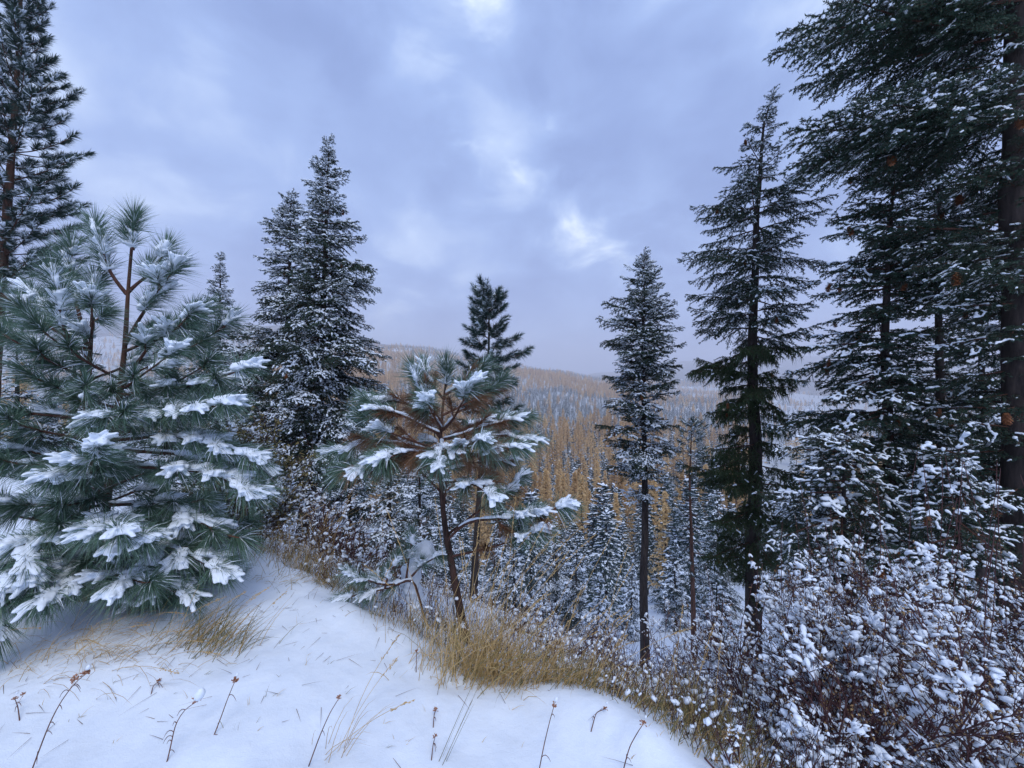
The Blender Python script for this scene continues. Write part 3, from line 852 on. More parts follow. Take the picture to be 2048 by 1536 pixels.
# dark snowy firs that close the view behind the bushy pine and below the twins
BACK = [(36, 690, 8.5, 150, 'dark fir behind the bushy pine, farthest left of its row', LIB_FIR),
        (150, 640, 10.5, 150, 'dark fir behind the bushy pine, second from left of its row', LIB_FIR),
        (330, 700, 9.5, 140, 'dark snowy fir behind the bushy pine, right of its two trunks', LIB_FIR),
        (478, 690, 12.0, 130, 'snow-dusted fir left behind the shorter twin fir', LIB_FIR),
        (700, 830, 11.0, 120, 'snow-dusted young fir under the right side of the tall twin', LIB_FIR_BARE),
        (778, 850, 9.5, 110, 'snowy young fir behind the left arm of the browning pine', LIB_FIR),
        (840, 905, 11.0, 110, 'snowy young fir behind the trunk of the browning pine', LIB_FIR)]
for px, py, d, w, lab, lib in BACK:
    fir_tree(lab, d, [(px, py), (px, py + 330)], [(py, 5, 5), (py + 70, w * .32, w * .32), (py + 200, w * .75, w * .75), (py + 330, w, w)],
             .08, [(2000, lib)], step=.30, per=5, group='young firs behind the pines')

# pines farther off
pine_tree('tall dark pine cut off by the left edge of the photo', 6.6,
          [(44, -160), (40, 60), (24, 300), (8, 500), (-12, 760), (-18, 1100)],
          [(-160, 20, 20), (0, 60, 36), (60, 70, 44), (140, 80, 52), (200, 90, 80), (280, 100, 104), (350, 100, 104), (400, 100, 132), (460, 100, 124), (560, 90, 110), (680, 90, 110)],
          .10, LIB_TUFT_MID, step=.26, per=6, snow=.6, every=.13, start=.34, rise=(24, 58), crook=.8, group='pines on the slope')
pine_tree('dark tufted pine rising behind the browning young pine', 8.2,
          [(978, 600), (978, 700), (968, 850), (955, 1040), (947, 1190)],
          [(600, 8, 8), (640, 34, 24), (690, 50, 44), (715, 52, 84), (750, 60, 60), (800, 64, 60), (860, 60, 62), (900, 50, 50)],
          .085, LIB_TUFT_MID, step=.23, per=6, snow=.5, every=.12, start=.3, rise=(6, 46), crook=.8, scale=1.1, bark_m=M_BARK_FIR, group='pines on the slope')
pine_tree('thin snowy pine with a reddish trunk right of the slim fir', 13.0,
          [(1384, 850), (1379, 960), (1385, 1150), (1388, 1290)],
          [(850, 12, 12), (890, 46, 44), (950, 60, 56), (1040, 56, 62), (1140, 52, 50)],
          .10, LIB_TUFT_MID, step=.42, per=4, snow=1.0, every=.24, start=.45, rise=(0, 40), scale=1.15, crook=.6, group='pines on the slope')

# ------------------------------------------------------------------ the bushy two-stemmed pine on the left
root = thing('pine_tree', 'bushy two-stemmed young pine loaded with snow beside the clearing', 'tree', tuple(P(178, 1196, 2.9)))
def PP(l): return np.array([P(*q) for q in l])
ca = trunk_line(root, PP([(172, 1215, 2.9), (170, 1000, 2.88), (172, 830, 2.86), (180, 722, 2.88), (184, 640, 2.92), (186, 590, 2.95)]), .036, .008, M_BARK_PINE)
cb = trunk_line(root, PP([(188, 1212, 2.94), (214, 1000, 2.97), (238, 800, 3.0), (251, 690, 3.0), (255, 590, 3.0), (263, 500, 3.0), (266, 465, 3.0)]), .034, .008, M_BARK_PINE)
LIMBS = [
    ([(265, 500, 3.0), (266, 480, 3.0), (267, 466, 3.0)], .1, 0),
    ([(254, 589, 3.0), (214, 540, 2.95), (197, 500, 2.9), (192, 478, 2.9)], .55, 0),
    ([(245, 772, 3.0), (275, 729, 2.95), (303, 680, 2.9), (350, 655, 2.86), (366, 640, 2.85)], .5, 0),
    ([(250, 690, 3.0), (294, 616, 2.98), (320, 575, 2.96), (336, 556, 2.96)], .5, 0),
    ([(256, 585, 3.0), (280, 560, 3.05), (300, 545, 3.1), (316, 520, 3.1)], .5, 0),
    ([(172, 760, 2.88), (131, 662, 2.78), (120, 610, 2.72), (114, 580, 2.70)], .6, 1),
    ([(180, 722, 2.9), (150, 680, 3.05), (110, 640, 3.15), (70, 600, 3.2)], .5, 1),
    ([(240, 790, 3.0), (330, 780, 2.9), (420, 762, 2.85), (470, 745, 2.82)], .45, 1),
    ([(238, 810, 3.0), (300, 820, 2.8), (380, 818, 2.68), (430, 812, 2.62)], .45, 1),
    ([(228, 880, 2.98), (320, 872, 2.85), (420, 880, 2.75), (486, 905, 2.7)], .45, 1),
    ([(222, 930, 2.98), (320, 935, 2.8), (410, 945, 2.7), (480, 975, 2.65)], .42, 1),
    ([(230, 900, 2.98), (330, 905, 3.15), (430, 920, 3.25), (500, 935, 3.3)], .42, 1),
    ([(214, 1010, 2.97), (320, 1010, 2.85), (400, 1040, 2.75), (455, 1070, 2.7)], .45, 1),
    ([(205, 1080, 2.95), (300, 1085, 2.75), (370, 1110, 2.65), (420, 1130, 2.6)], .45, 1),
    ([(185, 1120, 2.95), (260, 1140, 2.7), (310, 1165, 2.6), (350, 1185, 2.52)], .45, 0),
    ([(172, 840, 2.86), (110, 830, 2.75), (50, 828, 2.68), (0, 815, 2.62)], .4, 1),
    ([(170, 930, 2.88), (100, 905, 2.7), (40, 900, 2.6), (-30, 905, 2.52)], .4, 1),
    ([(182, 700, 2.9), (110, 690, 2.8), (40, 680, 2.75), (-10, 660, 2.7)], .45, 1),
    ([(170, 1000, 2.88), (180, 960, 2.6), (186, 925, 2.4), (188, 910, 2.34)], .6, 1),
    ([(172, 980, 2.88), (150, 955, 2.65), (130, 945, 2.5), (118, 950, 2.45)], .6, 1),
    ([(172, 1060, 2.9), (200, 1050, 2.6), (218, 1055, 2.4), (224, 1060, 2.3)], .5, 1),
    ([(200, 1050, 2.95), (235, 1045, 2.65), (262, 1060, 2.5), (276, 1072, 2.42)], .5, 1),
    ([(170, 1070, 2.9), (110, 1075, 2.6), (62, 1085, 2.4), (38, 1120, 2.3), (22, 1160, 2.26)], .4, 1),
    ([(170, 1090, 2.9), (70, 1130, 2.5), (16, 1190, 2.28), (0, 1230, 2.22)], .4, 1),
    ([(180, 1150, 2.9), (240, 1150, 2.5), (280, 1165, 2.4)], .45, 1),
    ([(170, 1130, 2.9), (150, 1150, 2.5), (110, 1180, 2.35)], .45, 0),
    ([(170, 1010, 2.88), (90, 1010, 2.8), (10, 1015, 2.7), (-60, 1030, 2.6)], .4, 1),
    ([(172, 880, 2.86), (180, 850, 2.6), (232, 832, 2.45)], .6, 1),
    ([(184, 660, 2.92), (186, 610, 2.95), (188, 585, 2.95)], .3, 0),
    ([(176, 700, 2.9), (150, 600, 3.0), (142, 540, 3.1), (142, 520, 3.1)], .55, 0),
]
for pts, st, ld in LIMBS:
    pine_bough(root, PP(pts), .014, .006, LIB_TUFT, .11, st, .78, 46, .92, ridge=.013 if ld else 0, load=None if ld == 0 else (1 if rng.random() < .7 else 0))
for c, lo in ((ca, .22), (cb, .22)):
    for z in np.concatenate([np.arange(lo - .08, .75, .13), np.arange(.75, 1.9, .22)]):
        if z > c[-1][2] - .15: continue
        for k in range(2):
            az = U(0, 6.28)
            L = np.interp(z, [.2, .8, 1.5, 2.1, 2.6], [.85, .95, .80, .52, .25]) * U(.75, 1.1)
            if math.sin(az) < -.3: L *= .6
            if math.cos(az) > .3 and z > 1.5: L *= .8
            e = np.interp(z, [.2, 1.0, 2.4], [-.05, .25, 1.2]) + U(-.15, .15)
            x0 = np.array([np.interp(z, c[:, 2], c[:, 0]), np.interp(z, c[:, 2], c[:, 1]), z])
            hd = np.array((math.cos(az), math.sin(az), 0)); t = np.linspace(0, 1, 5)[:, None]
            pts = x0 + hd * L * t + np.array((0, 0, 1.)) * L * (e * .7 * t + e * .2 * t ** 2)
            pine_bough(root, pts, .011, .005, LIB_TUFT, .135, .42, .38, 48, .88)

# ------------------------------------------------------------------ the young pine with browning inner needles
root = thing('pine_tree', 'young pine with snow caps and browning inner needles at the drop', 'tree', tuple(P(926, 1290, 2.9)))
cc = trunk_line(root, PP([(932, 1290, 2.92), (908, 1150, 2.9), (888, 1050, 2.9), (881, 960, 2.9), (880, 880, 2.9), (886, 800, 2.9), (892, 765, 2.9), (893, 756, 2.9)]), .034, .007, M_BARK_YOUNG)
LIMBS = [
    ([(892, 775, 2.9), (893, 762, 2.9), (893, 754, 2.9)], .1, 0, 0),
    ([(880, 892, 2.9), (850, 908, 2.75), (800, 915, 2.62), (745, 925, 2.52), (712, 938, 2.48)], .35, .45, 1),
    ([(880, 905, 2.9), (800, 888, 2.92), (730, 885, 2.95), (676, 902, 2.98)], .35, .4, 1),
    ([(882, 880, 2.9), (886, 892, 2.66), (884, 910, 2.5), (882, 922, 2.42)], .5, .2, 1),
    ([(884, 935, 2.9), (940, 918, 2.75), (985, 900, 2.65), (1015, 900, 2.6)], .4, .45, 1),
    ([(882, 900, 2.9), (950, 884, 2.95), (1010, 872, 2.98), (1050, 880, 3.0)], .4, .45, 1),
    ([(883, 880, 2.9), (950, 865, 3.0), (1010, 845, 3.05), (1040, 838, 3.1)], .4, .45, 1),
    ([(897, 1078, 2.9), (930, 1046, 2.85), (990, 1040, 2.8), (1060, 1026, 2.72), (1112, 1018, 2.68)], .52, .1, 1),
    ([(885, 845, 2.9), (856, 812, 2.8), (842, 780, 2.75), (836, 765, 2.74)], .5, .35, 1),
    ([(886, 860, 2.9), (916, 832, 2.75), (928, 805, 2.68), (938, 790, 2.66)], .5, .4, 1),
    ([(890, 790, 2.9), (926, 770, 2.9), (952, 748, 2.9)], .45, .3, 1),
    ([(889, 800, 2.9), (862, 768, 2.95), (850, 745, 3.0)], .45, .2, 1),
    ([(884, 870, 2.9), (820, 840, 2.85), (775, 825, 2.8), (752, 812, 2.8)], .42, .4, 1),
    ([(884, 850, 2.9), (830, 815, 3.0), (780, 800, 3.05), (748, 800, 3.1)], .42, .4, 1),
    ([(883, 965, 2.9), (925, 962, 2.7), (955, 968, 2.55), (968, 985, 2.48)], .45, .4, 1),
    ([(886, 830, 2.9), (950, 800, 3.0), (990, 770, 3.05)], .45, .35, 0),
    ([(882, 915, 2.9), (830, 905, 2.68), (795, 910, 2.56), (780, 918, 2.5)], .45, .45, 1),
    ([(884, 860, 2.9), (868, 835, 2.65), (860, 815, 2.52)], .45, .4, 1),
    ([(884, 900, 2.9), (930, 895, 2.62), (950, 890, 2.5)], .45, .5, 0),
    ([(884, 880, 2.9), (860, 850, 3.3), (840, 820, 3.5)], .4, .5, 0),
    ([(884, 880, 2.9), (930, 860, 3.3), (970, 840, 3.5)], .4, .5, 0),
    ([(882, 920, 2.9), (820, 930, 3.2), (770, 930, 3.4)], .4, .5, 0),
    ([(882, 920, 2.9), (960, 930, 3.2), (1010, 925, 3.4)], .4, .5, 0),
]
for pts, st, dd, ld in LIMBS:
    pts = [tuple(np.array(pts[0]) + (np.array(q) - np.array(pts[0])) * .97) for q in pts]
    pine_bough(root, PP(pts), .011, .005, LIB_TUFT, .078, st, .88 if ld else .5, 46, .78, ridge=.013 if ld else 0, dead=dd, load=1 if ld and rng.random() < .75 else 0, twig_m=M_TWIG)

for z in np.arange(.3, 1.25, .16):
    for k in range(1):
        az = U(-.4, 3.5); L = np.interp(z, [-.1, .5, 1.0, 1.5], [.45, .75, .62, .35]) * U(.7, 1.1)
        if z < .35 and rng.random() < .6: continue
        x0 = np.array([np.interp(z, cc[:, 2], cc[:, 0]), np.interp(z, cc[:, 2], cc[:, 1]), z])
        hd = np.array((math.cos(az), math.sin(az), 0)); t = np.linspace(0, 1, 5)[:, None]
        pine_bough(root, x0 + hd * L * t + np.array((0, 0, 1.)) * L * (.30 * t + .12 * t ** 2), .010, .005, LIB_TUFT, .15, .42, .8, 42, .8, dead=.4)

# bent, half buried sapling left of it
root = thing('pine_sapling', 'snow-bent pine sapling left of the browning pine trunk', 'sapling', tuple(P(850, 1262, 3.0)))
for pts, st in [([(850, 1240, 3.0), (822, 1152, 3.0), (790, 1172, 2.95), (745, 1182, 2.9), (706, 1192, 2.85)], .6),
                ([(824, 1152, 3.0), (845, 1130, 2.98), (866, 1118, 2.95)], .5), ([(800, 1168, 2.96), (760, 1172, 2.9), (716, 1158, 2.85)], .5),
                ([(812, 1160, 3.0), (816, 1130, 2.98), (822, 1092, 2.96)], .6), ([(770, 1176, 2.92), (776, 1150, 2.9), (786, 1135, 2.9)], .5)]:
    pine_bough(root, PP(pts), .010, .005, LIB_TUFT, .12, st, 1, 40, .62, ridge=.010, load=0)
m = MB()
q = PP([(862, 1110, 3.1), (848, 1100, 3.1), (832, 1112, 3.1), (826, 1140, 3.1), (822, 1165, 3.1), (826, 1190, 3.12), (834, 1215, 3.12), (842, 1240, 3.12)]) - np.array(root.location)
qq = np.stack([np.interp(np.linspace(0, 7, 60), np.arange(8), q[:, k]) for k in range(3)], -1) + rng.normal(0, .012, (60, 3))
m.blobs(qq, rng.normal(size=(60, 3)) + np.array((0, 0, 2.)), np.stack([U(.05, .09, 60)] * 3, -1) * np.array((1, .75, .75)), 0, 1, .15, -1)
for me in voxel([m], .012, 'snow', M_SNOW, 6): obj('snow', me, root)
# ------------------------------------------------------------------ valley forest
def larch_mesh(n_b, n_l, lw, name, wide=.175):
    b = MB(); b.tube(np.array([[0, 0, 0], [0, 0, .5], [0, 0, 1.]]), [.011, .008, .001], 5, 0)
    base, d, ln = [], [], []
    A, B = [], []
    for k in range(n_b):
        u = (k + .5) / n_b; z = .16 + .83 * u ** .85
        r = wide * (1 - (z - .16) / .86) ** .95 * U(.45, 1.2) + .006
        az = k * 2.4 + U(-.4, .4); h = np.array((math.cos(az), math.sin(az), U(.0, .30)))
        A.append((0, 0, z)); B.append(np.array((0, 0, z)) + h * r)
        t = U(.15, 1.0, n_l)
        p = np.array((0, 0, z)) + h * r * t[:, None] + rng.normal(0, .006, (n_l, 3))
        base.append(p); d.append(rng.normal(0, .6, (n_l, 3)) + np.array((h[0], h[1], -.10)) * .9); ln.append(U(.6, 1.3, n_l) * lw * (.7 + 1.4 * r / wide))
    b.sticks(np.array(A), np.array(B), .002, .0008, 0)
    b.blades(np.concatenate(base), np.concatenate(d), np.concatenate(ln), lw, .1, 1, 1)
    return b
def conifer_mesh(n_b, n_l, lw, snow_n, wide, snow_lv=0):
    b = MB(); s = MB(); b.tube(np.array([[0, 0, 0], [0, 0, .5], [0, 0, 1.]]), [.014, .009, .001], 5, 0)
    base, d, ln, C, X, S = [], [], [], [], [], []
    for k in range(n_b):
        u = (k + .5) / n_b; z = .07 + .92 * u ** .8
        r = wide * (1 - (z - .07) / .96) ** .85 * U(.42, 1.22) + .012
        az = k * 2.4 + U(-.8, .8); z = z + U(-.012, .012); dz = -.28 + .75 * u ** 2 + U(-.1, .1)
        h = np.array((math.cos(az), math.sin(az), dz)); sd = np.array((-math.sin(az), math.cos(az), 0))
        t = rng.random(n_l) ** .7
        wd = .36 * r * (1.05 - t)
        sgn = rng.uniform(-1, 1, n_l)
        p = np.array((0, 0, z)) + h * r * t[:, None] + sd * (sgn * wd)[:, None] + np.array((0, 0, -.18)) * (r * t ** 2)[:, None]
        base.append(p); d.append(h + sd * sgn[:, None] * .8 + rng.normal(0, .25, (n_l, 3)) + np.array((0, 0, -.35))); ln.append(U(.7, 1.3, n_l) * lw * 2.4)
        m = rng.poisson(snow_n)
        if m:
            t = rng.random(m) ** .6; sg = rng.uniform(-1, 1, m)
            C.append(np.array((0, 0, z + lw * .35)) + h * r * t[:, None] + sd * (sg * .30 * r * (1.05 - t))[:, None] + np.array((0, 0, -.18)) * (r * t ** 2)[:, None])
            X.append(h + sd * sg[:, None] * .6 + rng.normal(0, .15, (m, 3))); w = U(.5, 1.45, m) * lw
            S.append(np.stack([w * 1.5, w * .62, w * .40], -1))
    b.blades(np.concatenate(base), np.concatenate(d), np.concatenate(ln), lw, .12, 1, 1)
    s.blobs(np.concatenate(C), np.concatenate(X), np.concatenate(S), 0, 0, .18)
    return b, s
def split(b, names_mats):
    """the trunk and the crown of a tree as two meshes"""
    out = []
    for mi, (nm, mt) in enumerate(names_mats):
        o = MB(); o.v = list(b.v); o.n = b.n
        V = b.raw(); f3 = np.concatenate(b.f3) if b.f3 else np.zeros((0, 3), int); m3 = np.concatenate(b.m3) if b.m3 else np.zeros(0, int)
        f4 = np.concatenate(b.f4) if b.f4 else np.zeros((0, 4), int); m4 = np.concatenate(b.m4) if b.m4 else np.zeros(0, int)
        f3, f4 = f3[m3 == mi], f4[m4 == mi]
        used = np.unique(np.concatenate([f3.ravel(), f4.ravel()])); mp = np.zeros(len(V), int); mp[used] = np.arange(len(used))
        o = MB(); o.v = [V[used]]; o.n = len(used)
        o.f3 = [mp[f3]]; o.m3 = [np.zeros(len(f3), int)]; o.f4 = [mp[f4]]; o.m4 = [np.zeros(len(f4), int)]
        out.append(o.mesh(nm, mt))
    return out
LARCH_NEAR = [split(larch_mesh(140, 28, .0115, 'l'), [('trunk', M_BARK_PINE), ('crown', M_LARCH)]) for _ in range(3)]
CON_NEAR = []
for wdt, sn in ((.19, 4), (.24, 9), (.16, 3), (.28, 11), (.21, 6), (.18, 8)):
    b, s = conifer_mesh(170, 44, .0085, sn, wdt)
    CON_NEAR.append(split(b, [('trunk', M_BARK_FIR), ('crown', M_SPRUCE)]) + [s.mesh('snow', M_SNOW, True)])
LARCH_MID = [larch_mesh(64, 15, .026, 'l').mesh('larch_tree', [M_BARK_PINE, M_LARCH]) for _ in range(4)]
LARCH_FAR = [larch_mesh(48, 14, .030, 'l', .24).mesh('larch_tree', [M_BARK_PINE, M_LARCH]) for _ in range(4)]
CON_MID = []
for wdt, sn in ((.17, 1.6), (.20, 2.6), (.14, .8), (.19, 1.2)):
    b, s = conifer_mesh(52, 9, .024, sn, wdt); b.add_mb(s, mat_map=None) if False else None
    n0 = len(b.m3); b.add_mb(s)
    for k in range(n0, len(b.m3)): b.m3[k] = np.full(len(b.m3[k]), 2, int)
    CON_MID.append(b.mesh('conifer_tree', [M_BARK_FIR, M_SPRUCE, M_SNOW]))

def top_limit(px):
    """how high in the picture the near valley trees may reach, by picture column"""
    return float(np.interp(px, [400, 640, 780, 1000, 1060, 1110, 1180, 1290, 1340, 1420, 1500, 1800], [700, 800, 880, 930, 960, 990, 1000, 960, 930, 900, 850, 800]))

# trees of the near valley one can tell apart, placed one by one: px, top py, depth, kind, height m, label
NEARV = [(1163, 948, 46, 'L', 15.0, 'golden larch with a full tall crown right of the browning pine'),
         (1206, 968, 40, 'C', 15.0, 'tall narrow snowy conifer right of the full golden larch'),
         (1243, 1046, 31, 'C', 12.5, 'dark narrow snow-dusted conifer left of the slim bare trunk'),
         (1112, 1040, 26, 'C', 10.0, 'broad frosted conifer left of the full golden larch'),
         (1062, 985, 30, 'C', 12.0, 'frosted conifer close to the right arm of the browning pine'),
         (1152, 1082, 19, 'C', 6.5, 'bushy white young conifer under the golden larch'),
         (1196, 1160, 15, 'C', 3.4, 'small white bushy conifer at the foot of the valley trees'),
         (1330, 950, 36, 'C', 15.0, 'tall snowy conifer right of the slim bare trunk'),
         (1352, 1090, 19, 'C', 6.0, 'wide bushy conifer white with snow right of the bare trunk'),
         (1262, 1130, 18, 'C', 5.2, 'small snowy conifer touching the left side of bare trunk'),
         (1030, 1075, 17, 'C', 6.5, 'frosted young conifer behind the tall grass clump'),
         (985, 1060, 20, 'C', 8.0, 'frosted conifer seen between the two pine trunks'),
         (1085, 1170, 14, 'C', 3.2, 'low white conifer right behind the golden grass'),
         (1436, 975, 22, 'C', 9.0, 'snowy conifer between reddish pine trunk and mossy fir'),
         (1318, 1010, 58, 'L', 15.0, 'golden larch glowing right of the slim bare trunk'),
         (1232, 985, 62, 'L', 15.0, 'golden larch left of the slim bare trunk'),
         (1432, 1130, 13, 'C', 3.6, 'small snow-laden conifer left of the mossy fir foot'),
         (760, 1010, 16, 'C', 7.5, 'frosted conifer low behind the bent sapling'),
         (690, 985, 18, 'C', 8.0, 'frosted conifer low behind the tall twin fir trunk'),
         (905, 1020, 15, 'C', 6.5, 'frosted conifer just behind the browning pine trunk')]
def near_tree(px, py, d, kind, h, lab, group=None):
    x = (px - 1024) / FPX * d; ztop = EYE + (768 - py) / FPX * d
    zg = float(ground(x, d)); h2 = min(max(ztop - zg, h * .6), h * 1.6)
    root = thing('larch_tree' if kind == 'L' else 'conifer_tree', lab, 'tree', (x, d, ztop - h2 if ztop - h2 < zg else zg), group)
    root.rotation_euler = (0, 0, U(0, 6.28))
    if kind == 'L':
        t, c = LARCH_NEAR[rng.integers(3)]
        obj('trunk', t, root, scale=h2); obj('crown', c, root, scale=h2)
    else:
        t, c, s = CON_NEAR[rng.integers(6) if h > 7 else (3 if rng.random() < .7 else 1)]
        w = U(.9, 1.15)
        for nm, me in (('trunk', t), ('crown', c), ('snow', s)): obj(nm, me, root, scale=(h2 * w, h2 * w, h2))
for a in NEARV:
    px, py, d, kind, h, lab = a
    if kind == 'C' and d <= 26:
        w = h * .23 * FPX / d; b_ = 768 - (float(ground((px - 1024) / FPX * d, d)) - EYE) * FPX / d
        b_ = max(min(b_, py + h * 1.5 * FPX / d), py + h * .7 * FPX / d)
        fir_tree(lab, d, [(px + U(-.1, .1) * w, py), (px, b_)], [(py, 4, 4), (py + (b_ - py) * .25, w * U(.35, .6), w * U(.35, .6)), (py + (b_ - py) * .6, w * U(.7, 1.1), w * U(.7, 1.1)), (b_ - 6, w * U(.8, 1.2), w * U(.8, 1.2))],
                 h * .011, [(3000, LIB_FIR_FROST)], name='conifer_tree', group='trees at the near edge of the valley', step=max(.2, h * .045), per=5, pitch=(-14, 30), skip=.12)
    else: near_tree(*a, group='trees at the near edge of the valley')

# the rest of the forest
cand = []
r_ = 26.0
while r_ < 2600:
    gap = 4.8 + r_ * .012 if r_ < 400 else 9.5 + (r_ - 400) * .0045
    a0, a1 = (-1.0, 1.0)
    n = int((a1 - a0) * r_ / gap)
    a = a0 + (np.arange(n) + rng.random(n)) / n * (a1 - a0)
    rj = r_ + U(-.5, .5, n) * gap
    x, y = rj * np.sin(a), rj * np.cos(a)
    px = 1024 + FPX * x / y
    keep = (px > -120) & (px < 2170)
    keep &= ~((px > 1500) & (rng.random(n) < .80))
    keep &= ~((px < 480) & (rng.random(n) < .80))
    keep &= ~((px < 780) & (y < 300) & (rng.random(n) < .5))
    z = ground(x, y)
    # golden larches gather in broad stands on the hill, conifers between them
    stand = fbm((x * .8 + y * .5) / 170 + 4.2, (y * .8 - x * .5) / 300 + 1.3, 4)
    pl = np.clip(.50 + stand * 2.1 + np.where(y > 800, .10, 0), .06, .90)
    pl = np.where(y < 60, .16, np.where(y < 350, np.clip(pl + .1, .40, .62), pl))
    pl = np.where(px > 1330, pl * .45, pl)
    sky = np.where(px < 1260, np.where(y > 1250, (y - 1250) / 500, 0), 0)
    pl = pl * np.clip(1 - sky * .9, .08, 1)
    isl = rng.random(n) < pl
    h = np.where(isl, U(14, 23, n), np.where(r_ > 400, U(8, 15, n), U(8, 18, n))) * np.where(r_ < 60, .7, 1)
    for q in np.nonzero(keep)[0]:
        cand.append((float(x[q]), float(y[q]), float(z[q]), bool(isl[q]), float(h[q]), float(px[q])))
    r_ += gap * .9
ok = []
for c in cand:
    x, y, z, l, h, px = c
    if y < 75:
        top = 768 - (z + h - EYE) * FPX / y
        if top < top_limit(px):
            h = EYE + (768 - top_limit(px) - U(0, 60)) / FPX * y - z
            if h < 2.5: continue
        c = (x, y, z, l, h, px)
    ok.append(c)
ok.sort(key=lambda c: -c[4] / c[1])
cnt = {True: 0, False: 0}; rest = {True: [], False: []}
def forest_label(l, px, y):
    kind = 'golden larch' if l else 'snowy dark conifer'
    where = 'near valley edge' if y < 110 else 'valley floor' if y < 400 else 'far hill foot'
    side = 'left of browning pine' if px < 900 else 'between browning pine and slim bare trunk' if px < 1290 else 'right of slim bare trunk'
    return kind + ' at ' + where + ', ' + side, ('golden larches' if l else 'dark conifers') + ' at ' + where + ', ' + side
src = {True: [], False: []}
for x, y, z, l, h, px in ok:
    if cnt[l] < 280:
        cnt[l] += 1
        nm = 'larch_tree' if l else 'conifer_tree'; lab, grp = forest_label(l, px, y)
        if y < 110:
            root = thing(nm, lab, 'tree', (x, y, z - .2), grp); root.rotation_euler = (0, 0, U(0, 6.28))
            if l:
                t, c = LARCH_NEAR[rng.integers(3)]; obj('trunk', t, root, scale=h); obj('crown', c, root, scale=h)
            else:
                t, c, s = CON_NEAR[rng.integers(6)]
                w = U(.8, 1.3); root.rotation_euler = (U(-.05, .05), U(-.05, .05), U(0, 6.28))
                for n_, me in (('trunk', t), ('crown', c), ('snow', s)): obj(n_, me, root, scale=(h * w, h * w, h))
        else:
            L_ = CON_MID if not l else LARCH_MID if y < 190 else LARCH_FAR
            tag(obj(nm, L_[rng.integers(4)], None, (x, y, z - .2), (0, 0, U(0, 6.28)), h), lab, 'tree', grp)
    else: rest[l].append((x, y, z - .2, h))

def scatter(name, pts, meshes):
    """the far forest: points that carry trees through geometry nodes"""
    me = bpy.data.meshes.new(name); p = np.array(pts)
    me.vertices.add(len(p)); me.vertices.foreach_set('co', p[:, :3].astype(np.float32).ravel())
    at = me.attributes.new('tree_height', 'FLOAT', 'POINT'); at.data.foreach_set('value', p[:, 3].astype(np.float32))
    at = me.attributes.new('turn', 'FLOAT_VECTOR', 'POINT')
    at.data.foreach_set('vector', np.stack([0 * p[:, 0], 0 * p[:, 0], U(0, 6.28, len(p))], -1).astype(np.float32).ravel())
    at = me.attributes.new('pick', 'INT', 'POINT'); at.data.foreach_set('value', rng.integers(0, len(meshes), len(p)).astype(np.int32))
    ng = bpy.data.node_groups.new(name, 'GeometryNodeTree')
    ng.interface.new_socket('Geometry', in_out='INPUT', socket_type='NodeSocketGeometry')
    ng.interface.new_socket('Geometry', in_out='OUTPUT', socket_type='NodeSocketGeometry')
    gi = ng.nodes.new('NodeGroupInput'); go = ng.nodes.new('NodeGroupOutput')
    iop = ng.nodes.new('GeometryNodeInstanceOnPoints'); iop.inputs['Pick Instance'].default_value = True
    g2i = ng.nodes.new('GeometryNodeGeometryToInstance')
    for m in reversed(meshes):
        oi = ng.nodes.new('GeometryNodeObjectInfo'); oi.inputs['Object'].default_value = m
        ng.links.new(oi.outputs['Geometry'], g2i.inputs[0])
    def attr(n, t):
        a = ng.nodes.new('GeometryNodeInputNamedAttribute'); a.data_type = t; a.inputs['Name'].default_value = n
        return a.outputs[0]
    ng.links.new(gi.outputs[0], iop.inputs['Points'])
    ng.links.new(g2i.outputs[0], iop.inputs['Instance'])
    ng.links.new(attr('pick', 'INT'), iop.inputs['Instance Index'])
    ng.links.new(attr('turn', 'FLOAT_VECTOR'), iop.inputs['Rotation'])
    ng.links.new(attr('tree_height', 'FLOAT'), iop.inputs['Scale'])
    ng.links.new(iop.outputs[0], go.inputs[0])
    o = obj(name, me); md = o.modifiers.new('trees', 'NODES'); md.node_group = ng
    return tag(o, None, None, kind='stuff')
first = {}
for o in bpy.data.objects:
    if o.type == 'MESH' and o.data in LARCH_MID + LARCH_FAR + CON_MID: first.setdefault(o.data.name, o)
scatter('larch_forest', rest[True], [first[m.name] for m in LARCH_FAR if m.name in first])
scatter('conifer_forest', rest[False], [first[m.name] for m in CON_MID if m.name in first])
print('forest', len(ok), len(rest[True]), len(rest[False]))
